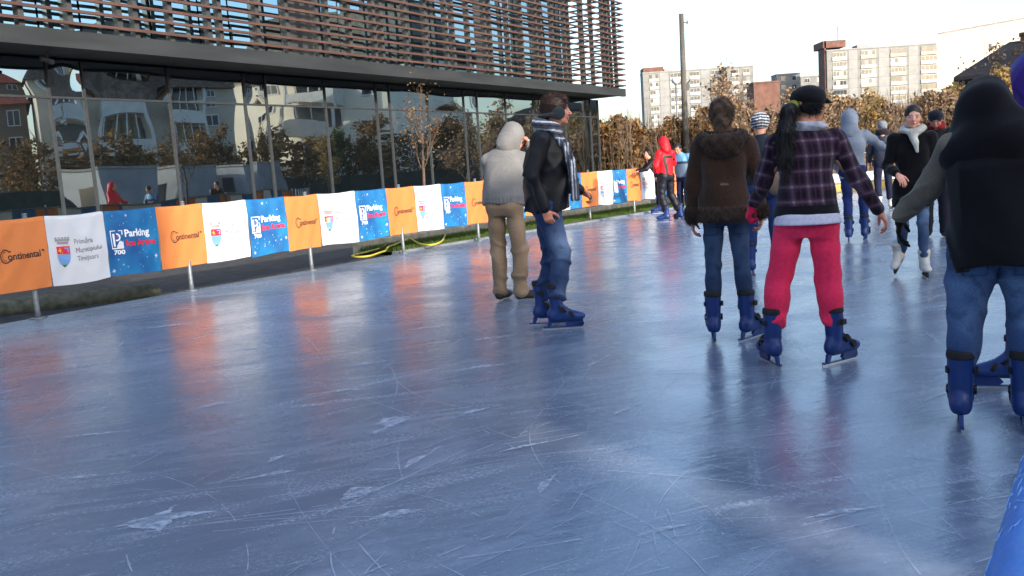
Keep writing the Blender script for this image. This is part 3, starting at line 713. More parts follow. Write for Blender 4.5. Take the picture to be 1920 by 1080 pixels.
def tree(name, loc, h, r, lev, leafmat, nleaf, lsize, label, group=None, spread=.5, bark=None, trunk=.35, cat='tree', up=.12, nb=3, clump=.22, kids=True):
    root = empty(name, loc, random.uniform(0, 6.28)*0, label=label, cat=cat, group=group)
    mb = MB(); tips = []; th = h*trunk
    mb.tube([(0, 0, -.1), (random.gauss(0, .03), 0, th*.5), (0, random.gauss(0, .03), th)], [r*1.25, r, r*.85], 8, cap=False)
    L = (h-th)/ (1+.7+.49*(lev > 1)+.3*(lev > 2))
    grow(mb, Vector((0, 0, th)), (0, 0, 1), L, r*.8, lev, tips, spread, 3, up, nb)
    for i in range(3):
        a = random.uniform(0, 6.28); grow(mb, Vector((0, 0, th*random.uniform(.75, 1))), Vector((math.cos(a)*spread*1.6, math.sin(a)*spread*1.6, .8)).normalized(), L*.8, r*.5, lev-1, tips, spread, 3, up, nb)
    mb.build('trunk', bark or M_bark, root, True)
    if nleaf:
        idx = rng.integers(0, len(tips), nleaf); A = np.array([[*tips[i][0], *tips[i][1]] for i in idx]); t = rng.random(nleaf)[:, None]
        C = A[:, :3]*(1-t)+A[:, 3:]*t+rng.normal(size=(nleaf, 3))*clump*h/6; C[:, 2] = np.maximum(C[:, 2], .1)
        link('crown', leafmesh('crown', C, lsize), leafmat, root)
    return root
def shrubmass(name, pts, h0, h1, depth, n_, size, mat, label, cat='hedge', twigs=160, group=None):
    """clipped-by-nature hedge along a polyline: leaf shell, gaps, twigs"""
    pts = [Vector(p) for p in pts]; root = empty(name, pts[0], label=label, cat=cat, group=group)
    Ls = [(b_-a).length for a, b_ in zip(pts, pts[1:])]; T = sum(Ls)
    s = rng.random(n_)*T; C = np.zeros((n_, 3)); c = 0
    for (a, b_), L in zip(zip(pts, pts[1:]), Ls):
        mk_ = (s >= c) & (s <= c+L); f = ((s[mk_]-c)/L)[:, None]; C[mk_] = np.array(a)*(1-f)+np.array(b_)*f; c += L
    H_ = h0+(h1-h0)*(s/T); H_ = H_*(1+.10*np.sin(s*1.3)+.07*np.sin(s*3.1+1)+.05*np.sin(s*7.7))
    z = rng.random(n_)**.75; w = depth*(.5+.12*np.sin(s*2.1+3))*np.sqrt(np.clip(1-(z**3), .05, 1))
    th = rng.normal(size=n_)*.45; C[:, 1] += np.clip(th, -1, 1)*w; C[:, 0] += rng.normal(size=n_)*.15; C[:, 2] = z*H_+rng.normal(size=n_)*.08
    C -= np.array(pts[0]); C[:, 2] = np.maximum(C[:, 2], .02)
    link('foliage', leafmesh('foliage', C, size), mat, root)
    mb = MB()
    for i in range(twigs):
        t = random.random()*T; c = 0
        for (a, b_), L in zip(zip(pts, pts[1:]), Ls):
            if t <= c+L: p = a+(b_-a)*((t-c)/L); break
            c += L
        hh = (h0+(h1-h0)*t/T)*random.uniform(.7, 1.28); p = p-pts[0]; p.y += random.gauss(0, depth*.25)
        x, y = random.gauss(0, .25), random.gauss(0, .2); mb.tube([(p.x, p.y, 0), (p.x+x*.4, p.y+y*.4, hh*.5), (p.x+x, p.y+y, hh)], [.03, .02, .006], 4, cap=False)
    mb.build('stems', M_bark, root); return root
def at(px, py, y): q = PY(px, py, y); return q
def base(px, y): q = PY(px, 300, y); return (q.x, q.y, -.09)
# small tree between railing and glass
tree('sapling', (at(793, 300, 20.5).x, 20.5, -.09), 3.35, .035, 3, L_brown, 500, .05, 'slender pale barked young tree with few brown leaves before the glass', spread=.42, bark=M_palebark, trunk=.52, up=.2, clump=.3)
# far hedges
hz = lambda px, py, y: PY(px, py, y).z
shrubmass('hedge', [base(1085, 40), base(1190, 40), base(1330, 41)], hz(1140, 238, 40), hz(1300, 226, 41), 1.6, 30000, .16, L_brown, 'brown leafed hedge beyond the railing beside the glass building', twigs=260)
shrubmass('hedge', [base(1330, 43), base(1480, 42), base(1640, 42), base(1800, 42)], hz(1400, 225, 42), hz(1780, 188, 42), 2.0, 40000, .16, L_tan, 'long tan and golden hedge behind the skaters on the right', twigs=650)
shrubmass('hedge', [base(1560, 45), base(1700, 45), base(1830, 45)], hz(1600, 196, 45), hz(1800, 180, 45), 2.0, 16000, .17, L_gold, 'golden green hedge top behind the woman in the white scarf', twigs=60)
for i, (px, top, Y, lf, nl, lb) in enumerate([
    (1392, 122, 36, L_tan, 950, 'tan leafed autumn tree right of the tall pole before the left tower block'),
    (1345, 150, 38, L_tan, 700, 'thin autumn tree with sparse leaves just right of the tall pole'),
    (1490, 170, 35, L_tan, 900, 'pale leafed autumn tree left of the capped woman'),
    (1440, 200, 37, L_tan, 700, 'low leafy autumn tree before the red brick block'),
    (1560, 170, 38, L_tan, 1300, 'autumn tree with pale leaves right of the capped woman'),
    (1620, 175, 39, L_gold, 900, 'yellowish tree before the tall tower block'),
    (1700, 172, 40, None, 0, 'bare thin tree before the tall tower block'),
    (1160, 205, 39, None, 0, 'bare upright shrub at the corner of the glass building'),
    (1185, 200, 38, None, 0, 'bare twiggy sapling left of the tall pole'),
    (1240, 215, 37, None, 0, 'bare sapling close to the tall pole'),
    (1885, 122, 30, L_gold, 2600, 'golden leafed tree before the dark roofed house')]):
    b_ = base(px, Y); h = hz(px, top, Y)+.09
    tree('autumn_tree' if lf else 'bare_tree', b_, h, .06 if lf else .03, 3, lf, nl, .15 if Y > 31 else .12, lb, group='autumn trees beyond the rink', spread=.45 if lf else .25, trunk=.3, up=.16, nb=3 if lf else 3, clump=.16)
# pole
pb = PY(1287, 262, 40); ph_ = hz(1276, 22, 40); po = empty('utility_pole', (pb.x, 40, -.09), label='tall dark wooden utility pole rising above the hedge', cat='pole')
MB().tube([(0, 0, 0), (-.02, 0, ph_*.5), (.0, 0, ph_)], [.15, .125, .10], 12).build('shaft', surf('weathered_wood', (.10, .095, .085), .9, 3, .4, .5, 30, stretch=(3, 3, .4)), po, True)
MB().tube([(.08, 0, ph_-.35), (.26, 0, ph_-.42)], .02, 6).tube([(.24, 0, ph_-.42), (.24, 0, ph_-.30)], .03, 6).build('insulator', M_dark, po)
MB().tube([(.08, 0, ph_*.60), (.26, 0, ph_*.60+.2)], .03, 6).box(.1, -.05, ph_*.57, .2, .05, ph_*.61).build('bracket', M_dark, po)
lp = PY(1271, 250, 44); lo_ = empty('street_lamp', (lp.x, 44, -.09), label='slim grey street lamp with round white head left of the pole', cat='street lamp')
hl = hz(1268, 155, 44); MB().tube([(0, 0, 0), (0, 0, hl)], [.06, .04], 8).build('post', M_steel, lo_, True); MB().tube([(0, 0, hl), (0, 0, hl+.12), (0, 0, hl+.3), (0, 0, hl+.36)], [.05, .2, .2, .04], 12).build('lamp_head', M_white, lo_, True)

# ================================================================ FAR BUILDINGS
M_panel = surf('concrete_panel', (.23, .232, .225), .9, .35, .18, col2=(.18, .183, .178))
M_panel2 = surf('light_panel', (.27, .275, .275), .9, .5, .15)
M_brick = surf('red_brick', (.15, .075, .058), .9, .8, .3)
M_winf = surf('window_frame', (.55, .55, .53), .6, 3, .2)
M_wing = surf('window_glass', (.05, .06, .075), .12, .6, .6)
def block(name, label, x0, x1, ytop0, Y, cols, floors, fh, strips, y_off=6., brick_side=False, cat='apartment block', curtains=.35, seed=1):
    """slab block facing the camera; x0/x1 pixel edges at depth Y; cols = list of (pixel centre, pixel width, glazed balcony?)"""
    rr = random.Random(seed); mpp = Y/FPX
    a = PY(x0, ytop0, Y); b_ = PY(x1, ytop0-.067*(x1-x0), Y); X0, X1, Z = a.x, b_.x, a.z
    root = empty(name, (X0, Y, 0), label=label, cat=cat)
    Wd = X1-X0
    MB().box(0, 0, -1, Wd, y_off, Z).build('wall', M_panel, root)
    MB().box(-.15, -.15, Z+.003, Wd+.15, y_off+.1, Z+.35).build('roof', M_panel2, root)
    q = MB()
    for s0, s1 in strips: q.box((s0-x0)*mpp, -.06, -.9, (s1-x0)*mpp, -.005, Z-.1)
    if strips: q.build('facade_panel', M_panel2, root)
    q = MB()
    for i in range(1, floors+1): q.box(.05, -.085, Z-.25-i*fh, Wd-.05, -.062, Z-.19-i*fh)
    q.build('floor_joint', surf('joint', (.13, .125, .11), .9), root)
    for i in range(floors):
        z1 = Z-.55-i*fh
        for (pc, pw, bal) in cols:
            xc = (pc-x0)*mpp; w = pw*mpp; f = MB(); g_ = MB()
            f.box(xc-w/2, -.16, z1-1.45, xc+w/2, -.09, z1, 0)
            npn = max(1, round(w/1.1))
            for k in range(npn):
                px0 = xc-w/2+.08+k*(w-.08)/npn; px1 = px0+(w-.08)/npn-.08
                if rr.random() < .82: g_.box(px0, -.175, z1-1.37, px1, -.162, z1-.08)
            o = f.build('window', M_winf if rr.random() < .7 else M_panel2, root); g_.build('pane', M_wing, o) if g_.v else None
            if bal:
                c = rr.choice(((.42, .43, .42), (.30, .33, .36), (.36, .33, .29), (.5, .5, .5)))
                bm = BAL.setdefault(c, surf('balcony_front', c, .8, 1, .15)); MB().box(xc-w/2-.1, -.28, z1-2.45, xc+w/2+.1, -.09, z1-1.46).build('balcony_front', bm, root)
    return root
BAL = {}
tb = block('apartment_block', 'tall grey tower block with red brick stair head, right of centre', 1550, 1756, 96, 280, [(1573, 25, True), (1626, 27, True), (1681, 28, True), (1738, 30, True)], 9, 2.8, [(1590, 1606), (1645, 1664), (1700, 1718)], seed=4)
o = tb; Wd = (1756-1550)*280/FPX
q = MB().box(-.5, .5, -1, -.003, 6, PY(1550, 84, 280).z+1.2); q.box(-.9, .5, PY(1550, 92, 280).z+.4, 6.0, 9, PY(1550, 84, 280).z+1.2); q.build('stair_tower', M_brick, tb)
q = MB().box(10, 2, PY(1640, 90, 280).z-.2, 13.5, 6, PY(1640, 82, 280).z+.2); q.build('lift_house', M_panel2, tb)
MB().tube([(4.5, 3, 30), (4.5, 3, 38)], .08, 5).tube([(3.6, 3, 37), (5.4, 3, 37)], .05, 4).build('antenna', M_dark, tb)
ta = block('apartment_block', 'wide pale tower block behind the tall pole', 1205, 1362, 138, 325, [(1225, 16, True), (1265, 20, True), (1300, 18, True), (1340, 20, True)], 9, 2.8, [(1236, 1252), (1280, 1290), (1312, 1328)], seed=8)
q = MB().box(.4, 1, PY(1205, 138, 325).z, 7.5, 8, PY(1205, 127, 325).z); q.build('stair_tower', M_brick, ta); MB().box(8, 2, PY(1205, 138, 325).z, 11, 6, PY(1205, 131, 325).z).build('lift_house', M_panel2, ta)
# wing turned away, darker flank
wg = block('apartment_block', 'grey end wing of the left tower block, windows in two columns', 1363, 1412, 127.5, 318, [(1378, 12, True), (1398, 12, True)], 8, 2.8, [], seed=9)
bk = block('brick_building', 'windowless red brick block between the two tower blocks', 1413, 1462, 157, 210, [], 0, 2.8, [], seed=3, cat='building')
for c in bk.children:
    if c.name.startswith(('wall', 'roof')): c.data.materials[0] = M_brick
block('apartment_block', 'small grey block with flat roof above the brick building', 1456, 1500, 141, 300, [(1468, 8, False), (1488, 8, False)], 5, 2.8, [], seed=12)
block('apartment_block', 'low grey block touching the left side of the tall tower', 1501, 1549, 145, 330, [(1513, 9, False), (1535, 9, False)], 5, 2.8, [], seed=14)
# white sunlit building at right, running towards the viewer
c0 = PY(1757, 65, 190); c1 = PY(1960, 28, 202)
wb = empty('white_building', (c0.x, c0.y, 0), math.atan2(c1.y-c0.y, c1.x-c0.x), label='tall blank white building in full sun at the right', cat='building')
Lw = math.hypot(c1.x-c0.x, c1.y-c0.y); Zw = c0.z; Zx = c1.z
m_w = surf('white_render', (.50, .45, .36), .9, .25, .05)
MB().prism([(0, 0, -1), (Lw, 0, -1), (Lw, 0, Zx), (0, 0, Zw)], (0, 0, 0), (18, 10, 0)).build('wall', m_w, wb)
MB().prism([(-.15, -.2, Zw+.01), (Lw+.1, -.2, Zx+.01), (Lw+.1, -.2, Zx+.3), (-.15, -.2, Zw+.3)], (0, 0, 0), (18, 10.3, 0)).build('roof', surf('roof_edge', (.22, .20, .19), .9, 1, .3), wb)
for fx in (.46, .72): 
    o = MB().box(Lw*fx, -.05, Zw-3.4, Lw*fx+.9, -.003, Zw-1.9).build('window', M_wing, wb)
MB().box(Lw*.42, -.10, -1, Lw*.42+.25, -.003, Zw-.05).build('downpipe', m_w, wb)
# dark roofed house
Yh = 62; ev = PY(1788, 151, Yh); rg = PY(1886, 78, Yh)
hs = empty('house', (ev.x, Yh, 0), math.radians(-26), label='house with steep dark roof and chimney at the right edge', cat='house')
rw = rg.x-ev.x; ez = ev.z; rz = rg.z; Lr = 16
q = MB(); q.box(.9, 1.0, -.1, Lr, 9, ez-.05); q.build('wall', surf('cream_render', (.62, .56, .46), .9, 1, .1), hs)
q = MB(); th_ = .22
vs = [(0, 0, ez), (Lr, 0, ez), (Lr, 10, ez), (0, 10, ez), (rw, 4.5, rz), (Lr-rw, 4.5, rz)]
vs = vs+[(x, y, z+th_) for x, y, z in vs]
q.add(vs, [(0, 1, 2, 3)[::-1], (6, 7, 11, 10), (7, 8, 11), (8, 9, 10, 11), (9, 6, 10), (0, 1, 7, 6), (1, 2, 8, 7), (2, 3, 9, 8), (3, 0, 6, 9)])
rf = q.build('roof', surf('dark_tiles', (.045, .035, .032), .85, 6, .5, .6, 25), hs)
cx = PY(1905, 60, Yh).x-ev.x; MB().box(cx, 4.0, rz-1, cx+.9, 4.8, PY(1905, 62, Yh).z).box(cx-.08, 3.92, PY(1905, 62, Yh).z, cx+.98, 4.88, PY(1905, 56, Yh).z).build('chimney', surf('chimney_brick', (.07, .04, .035), .9), rf)

# ================================================================ WHAT THE GLASS MIRRORS (right of the frame)
M_beige = surf('beige_render', (.55, .48, .38), .9, .5, .15, .2, 8)
M_tile = surf('brown_tiles', (.15, .105, .075), .9, 4, .5, .8, 12)
M_redt = surf('red_tiles', (.32, .075, .04), .9, 3, .3, .6, 12)
hb = empty('apartment_house', (40, 18.8, 0), label='three storey beige house with steep tiled roof, mirrored in the glass', cat='apartment house')
EV = 8.6
hb3 = empty('apartment_house', (55, 33.5, 0), math.radians(55), label='bright cream house wing with white balconies, mirrored in the glass at centre', cat='apartment house')
hb3.scale = (1, 1.46, 1.2)
M_cream = surf('sun_lightened_wall', (.85, .78, .64), .9, .5, .1)  # house wall colour lightened to stand in for sunlight on this wing
MB().box(0, 0, -.1, 11, 12.5, EV+.3).build('wall', M_cream, hb3)
q = MB(); q.add([(-.5, -.1, EV+.3), (-.5, 13, EV+.3), (11.5, 13, EV+.3), (11.5, -.1, EV+.3), (3.8, 1.5, EV+4.6), (3.8, 11, EV+4.6), (7.2, 11, EV+4.6), (7.2, 1.5, EV+4.6)],
                [(0, 1, 5, 4), (1, 2, 6, 5), (2, 3, 7, 6), (3, 0, 4, 7), (4, 5, 6, 7), (3, 2, 1, 0)]); q.build('roof', M_tile, hb3)
MB().box(0, 0, -.1, 11, 12.6, EV).build('wall', M_beige, hb)
q = MB(); q.add([(-.5, -.4, EV), (-.5, 12.6, EV), (11.5, 12.6, EV), (11.5, -.4, EV), (3.8, 1.5, EV+4.6), (3.8, 12.5, EV+4.6), (7.2, 12.5, EV+4.6), (7.2, 1.5, EV+4.6)],
                [(0, 1, 5, 4), (1, 2, 6, 5), (2, 3, 7, 6), (3, 0, 4, 7), (4, 5, 6, 7), (3, 2, 1, 0)]); rfh = q.build('roof', M_tile, hb)
M_wbal = surf('white_balcony', (.70, .69, .64), .8, 2, .12); M_wnd = surf('white_window', (.72, .74, .74), .5, 2, .1)
def win(root, x, y0, y1, z0, z1, n_=2):
    f = MB().box(x-.06, y0, z0, x-.003, y1, z1).build('window', M_wnd, root); g_ = MB(); w = (y1-y0-.08)/n_
    for k in range(n_): g_.box(x-.075, y0+.08+k*w, z0+.08, x-.062, y0+k*w+w, z1-.08)
    g_.build('pane', M_wing, f)
for (y0, y1, z0, z1) in [(10.3, 11.1, 7.6, 8.4), (10.2, 11.2, 6.2, 7.1), (12.1, 12.9, 6.3, 7.1), (12.0, 12.8, 7.7, 8.4), (15.3, 16.7, 7.5, 8.4), (15.4, 16.7, 5.7, 6.3), (15.5, 16.6, 4.3, 5.0), (10.3, 11.2, 3.9, 4.9), (12.1, 12.9, 3.8, 4.8), (8.2, 9.2, 6.3, 7.2), (22.6, 23.6, 6.6, 7.8), (22.6, 23.6, 4.2, 5.2), (17, 17.8, 6.2, 7.4)]:
    if y1 < 12.6: win(hb, 0, y0, y1, z0, z1)
    elif y0 > 12.7: win(hb3, 0, y0-12.7, y1-12.7, z0, z1)
    else: win(hb3, 0, y0-12.0, y1-12.0, z0, z1)
def bay(y0, y1, cap=True, hb=None):
    hb = hb or globals()['hb']
    pr = 1.5
    for z in (1.4, 3.9, 6.3): MB().box(-pr, y0, z, -.003, y1, z+.95).build('balcony', M_wbal, hb)
    for y in (y0, y1-.16): MB().box(-pr-.02, y, .1, -pr+.15, y+.16, EV-.1).build('column', M_wbal, hb)
    for z in (2.4, 4.9, 7.3):
        q = MB()
        for k in range(4): q.box(-pr+.02, y0+.2+k*(y1-y0-.3)/4, z, -pr+.08, y0+.26+k*(y1-y0-.3)/4, z+1.35)
        q.build('balcony_frame', M_wnd, hb)
        MB().box(-.08, y0+.2, z-.3, -.003, y1-.2, z+1.2).build('balcony_recess', M_wing, hb)
    if cap:
        yc = (y0+y1)/2; q = MB().add([(-pr-.3, y0-.3, EV-.1), (-pr-.3, y1+.3, EV-.1), (1.5, y1+.3, EV-.1), (1.5, y0-.3, EV-.1), (-.6, yc, EV+1.4), (2.6, yc, EV+1.4)], [(0, 1, 4), (1, 2, 5, 4), (3, 0, 4, 5), (2, 3, 5), (3, 2, 1, 0)]); q.build('bay_roof', M_tile, hb)
bay(.9, 2.3, False); bay(3.6, 6.1); bay(7.4, 10.0); bay(5.2, 8.9, True, hb3)
# the next house to the left, red roof
h2 = empty('apartment_house', (46, 2, 0), label='house with red tiled roof, mirrored in the glass at far left', cat='apartment house')
MB().box(0, 0, -.1, 10, 16.2, 8.2).build('wall', surf('brown_render', (.24, .17, .13), .9, .5, .2), h2)
MB().add([(-.5, -.4, 8.2), (-.5, 16.6, 8.2), (10.5, 16.6, 8.2), (10.5, -.4, 8.2), (5, 2, 11.0), (5, 14.5, 11.0)], [(0, 1, 5, 4), (1, 2, 5), (2, 3, 4, 5), (3, 0, 4), (3, 2, 1, 0)]).build('roof', M_redt, h2)
for y in (12.6, 14.6):
    for z in (2.2, 4.6, 6.6): win(h2, 0, y, y+1.1, z, z+1.2)
# service cabins on the right bank
M_cab = surf('cabin_panel', (.27, .29, .31), .6, 2, .15)
def cabin(x, y, w, d, h, label, trim):
    c = empty('service_cabin', (x, y, -.09), math.radians(55), label=label, cat='cabin', group='white service cabins right of the rink')
    MB().box(0, 0, .1, w, d, h).build('wall', M_cab, c); MB().box(-.05, -.05, h+.003, w+.05, d+.05, h+.09).build('roof', M_conc, c)
    q = MB()
    for xx in (0, w-.06): q.box(xx, -.02, .1, xx+.06, -.003, h)
    q.build('corner_trim', trim, c)
    MB().box(w*.35, -.03, .15, w*.35+.85, -.003, 2.1).build('door', M_dark, c); o = MB().box(-.03, d*.3, 1.2, -.003, d*.3+.8, 1.9).build('window', M_wing, c)
M_trim = surf('teal_trim', (.03, .35, .50), .6, 3, .1)
cabin(15.2, 18.6, 2.4, 2.3, 2.55, 'white cabin with teal trim, nearest of the cabins mirrored in the glass', M_trim)
cabin(17.0, 21.5, 2.4, 2.3, 2.5, 'white cabin with grey trim, middle of the cabins mirrored in the glass', M_dark)
cabin(17.6, 24.8, 3.0, 2.3, 2.45, 'white cabin with wide front, farthest of the cabins mirrored in the glass', M_trim)
beam('low_wall', (21.5, 10, 0), (33.5, 52, 0), .3, -.09, 1.75, surf('dark_green_screen', (.03, .04, .035), .9, 2, .3), label='dark green screen wall along the right bank, mirrored in the glass', cat='wall')
for i, (x, y, h, lf, nl) in enumerate([(27, 17.5, 4.6, L_brown, 1200), (26, 22, 3.9, L_brown, 2200), (27.5, 27.5, 5.3, L_brown, 2600), (29, 31.5, 5.2, L_brown, 2200), (30, 35, 4.6, L_green, 1500), (30.5, 38.5, 5.7, L_brown, 2400), (31, 42.5, 5.2, L_brown, 2400), (32, 46, 6.2, L_tan, 1400), (33, 50, 5.6, L_brown, 2200), (34, 54, 7.0, L_green, 1600), (34, 58, 6.4, L_brown, 2000), (25, 19.5, 6.2, None, 0), (31, 44.5, 7.6, None, 0), (35, 62, 7.5, L_tan, 1500)]):
    tree('autumn_tree' if lf else 'bare_tree', (x, y, -.09), h, .09, 3, lf, nl, .22, f'{["brown leafed","green leafed","tan leafed","bare"][[L_brown,L_green,L_tan,None].index(lf)]} tree of the right bank, {["first","second","third","fourth","fifth","sixth","seventh","eighth","ninth","tenth","eleventh","twelfth","thirteenth","fourteenth"][i]} mirrored in the glass', group='trees of the right bank', spread=.55, trunk=.2, clump=.2)
shrubmass('hedge', [(24, 16, 0), (29.5, 32, 0), (34, 52, 0), (36, 64, 0)], 3.9, 4.2, 3.0, 26000, .24, L_brown, 'brown hedge of the right bank, mirrored in the glass', twigs=80)
# unseen blocks added behind the viewer, sized to cast shade on ice and skaters
E_ = Vector((math.sin(SUN_AZ), math.cos(SUN_AZ), 0)); N_s = Vector((-E_.y, E_.x, 0))
def shade_block(t0, t1, s0, s1, h, label):
    o = empty('shade_caster_block', E_*t0+N_s*s0, math.atan2(E_.y, E_.x), label=label, cat='building')
    w, d = t1-t0, s1-s0; MB().box(0, 0, -.1, w, d, h).build('wall', M_beige, o); MB().box(-.2, -.2, h+.003, w+.2, d+.2, h+.3).build('roof', M_conc, o)
    z = 1.2
    while z < h-1.8:
        y = 1.
        while y < d-1.6: win(o, 0, y, y+1.3, z, z+1.4); y += 2.6
        z += 2.9
shade_block(22, 34, -34, 2.3, 13.8, 'tall beige block added behind the viewer to shade the near ice')
shade_block(14, 20, 2.5, 7.6, 8.3, 'low beige block added right of the viewer to shade the near skaters')
shade_block(14, 20, 7.7, 12.2, 9.3, 'slightly taller beige block added right of the viewer to shade the far skaters')
shade_block(14, 20, 12.3, 14.5, 8.3, 'narrow beige block added at the right end of the shading row behind the viewer')
# ================================================================ PEOPLE
M_skin = vcol('skin', .5, 0, 30, .06, .1, 200, .4)
M_knit = vcol('knit_cloth', .95, .15, 90, .18, .8, 260, .15)
M_cloth = vcol('woven_cloth', .85, .1, 50, .12, .4, 400, .2)
M_denim = vcol('denim', .9, .05, 120, .22, .5, 500, .2)
M_nylon = vcol('nylon_shell', .55, 0, 20, .08, .2, 90, .35)
M_fur = vcol('fur', .95, .2, 70, .35, .6, 300, .15)
M_hair = vcol('hair', .5, 0, 90, .3, .6, 200, .4)
M_skate = surf('skate_shell', (.005, .032, .165), .42, 14, .2, .05, 60, spec=.5)
M_skatew = surf('white_skate_leather', (.55, .53, .48), .5, 14, .15, .1, 60)
M_liner = surf('black_liner', (.012, .012, .014), .8, 30, .3)
M_blade = surf('steel_blade', (.6, .62, .65), .3, 20, .1, metal=.8)
M_shoe = surf('dark_shoe', (.03, .025, .02), .6, 20, .3, .2, 90)
def A(*p): return np.array(p, float)
C_ = lambda r, g, b: np.array(s2l((r, g, b)))
# ---- head (built once, local frame: x right, y forward, z up, origin between the ears)
def make_head():
    pr = [('e', (0, -.012, .03), (.074, .097, .090), None, .01), ('e', (0, .022, -.02), (.062, .072, .078), None, .03),
          ('c', (-.030, .035, -.072), (.030, .035, -.072), .028, .028, .03), ('e', (0, .066, -.092), (.020, .018, .016), None, .02),
          ('e', (-.040, .058, -.030), (.022, .022, .022), None, .02), ('e', (.040, .058, -.030), (.022, .022, .022), None, .02),
          ('c', (-.036, .080, .022), (.036, .080, .022), .011, .011, .012),
          ('-e', (-.031, .103, .002), (.017, .018, .012), None, .01), ('-e', (.031, .103, .002), (.017, .018, .012), None, .01),
          ('e', (-.031, .080, .001), (.014, .0145, .0135), None, .003), ('e', (.031, .080, .001), (.014, .0145, .0135), None, .003),
          ('c', (0, .088, .012), (0, .113, -.030), .007, .011, .010), ('e', (-.011, .103, -.033), (.008, .009, .007), None, .005), ('e', (.011, .103, -.033), (.008, .009, .007), None, .005),
          ('c', (-.019, .088, -.058), (.019, .088, -.058), .006, .006, .006), ('c', (0, .092, -.057), (0, .092, -.057), .008, .008, .006),
          ('c', (-.015, .089, -.069), (.015, .089, -.069), .0075, .0075, .005),
          ('e', (-.077, -.004, -.008), (.008, .018, .028), None, .006), ('e', (.077, -.004, -.008), (.008, .018, .028), None, .006),
          ('c', (0, -.028, -.06), (0, -.045, -.17), .052, .056, .03)]
    return solid(pr, .0042)
HV, HF = make_head()
def head_col(skin, brow=(40, 28, 22)):
    sk = C_(*skin); br = C_(*brow)
    def f(V):
        c = np.tile(sk, (len(V), 1)); x, y, z = V.T; ax = np.abs(x)
        red = np.exp(-(((ax-.040)/.022)**2+((z+.03)/.022)**2))*(y > .04); c *= 1+red[:, None]*np.array([.15, -.12, -.10])
        nz_ = np.exp(-((x/.014)**2+((z+.03)/.02)**2))*(y > .09); c *= 1+nz_[:, None]*np.array([.10, -.10, -.08])
        lip = (ax < .024) & (np.abs(z+.063) < .0115-(ax*.22)) & (y > .078); c[lip] = sk*np.array([.72, .42, .42])
        ml = (ax < .021) & (np.abs(z+.0635) < .0022) & (y > .078); c[ml] = sk*.22
        bw = (ax > .014) & (ax < .052) & (np.abs(z-.022+(ax-.03)**2*4) < .0048) & (y > .05); c[bw] = br*.8+sk*.15
        ey = (((ax-.031)/.0135)**2+((z-.001)/.0062)**2 < 1) & (y > .07); c[ey] = (.55, .52, .5)
        ir = (((ax-.031)/.0060)**2+((z-.001)/.0062)**2 < 1) & (y > .07); c[ir] = (.02, .012, .01)
        ld = (((ax-.031)/.0150)**2+((z-.001)/.0085)**2 < 1) & ~ey & (y > .07); c[ld] = sk*.38
        return c
    return f
# ---- hand (right hand, wrist at origin, fingers along +y, thumb towards -x, palm faces -z)
def make_hand(curl):
    pr = [('c', (-.018, .030, 0), (.018, .030, 0), .013, .013, .012), ('c', (-.022, .075, 0), (.024, .070, 0), .012, .011, .014), ('c', (0, -.03, 0), (0, .03, 0), .024, .020, .02),
          ('e', (0, .05, -.001), (.036, .045, .014), None, .01)]
    for i, (x, y, L) in enumerate([(-.026, .082, .078), (-.009, .087, .086), (.009, .085, .080), (.026, .077, .064)]):
        p = A(x, y, 0); a = 0; sp = (x)*.9; r = [.0092, .0084, .0078, .0068]
        for j, f in enumerate((.45, .30, .25)):
            a -= curl*(1, 1.15, .8)[j]*(1+.10*i); q = p+L*f*A(math.sin(sp), math.cos(a), math.sin(a)); pr.append(('c', tuple(p), tuple(q), r[j], r[j+1], .002)); p = q
    p = A(-.026, .030, -.004)
    for j, (dx, dy, dz, L) in enumerate([(-.75, .6, -.3, .040), (-.45, .85, -.35, .030), (-.2, .9, -.4, .025)]):
        d = A(dx, dy, dz-curl*.35); d /= np.linalg.norm(d); q = p+d*L; pr.append(('c', tuple(p), tuple(q), (.013, .010, .009)[j], (.010, .009, .0075)[j], .006)); p = q
    return solid(pr, .0042)
HANDS = {}
def hand(wrist, elbow, curl=.35, palm=(-1, 0, 0), left=False, k=1., bend=None):
    if curl not in HANDS: HANDS[curl] = make_hand(curl)
    V, F = HANDS[curl]; V = V.copy()*k*.98
    if left: V[:, 0] *= -1; F = F[:, ::-1]
    d = A(*wrist)-A(*elbow) if bend is None else A(*bend); d /= np.linalg.norm(d)
    pz = -A(*palm); pz = pz-d*(pz@d); pz /= np.linalg.norm(pz); px_ = np.cross(d, pz)
    return V@np.stack([px_, d, pz])+A(*wrist)+d*.01, F
def rot(yaw=0, pitch=0, roll=0):     # degrees; yaw left +, pitch forward-down +, roll
    return np.array(Matrix.Rotation(math.radians(yaw), 3, 'Z') @ Matrix.Rotation(math.radians(-pitch), 3, 'X') @ Matrix.Rotation(math.radians(roll), 3, 'Y'))
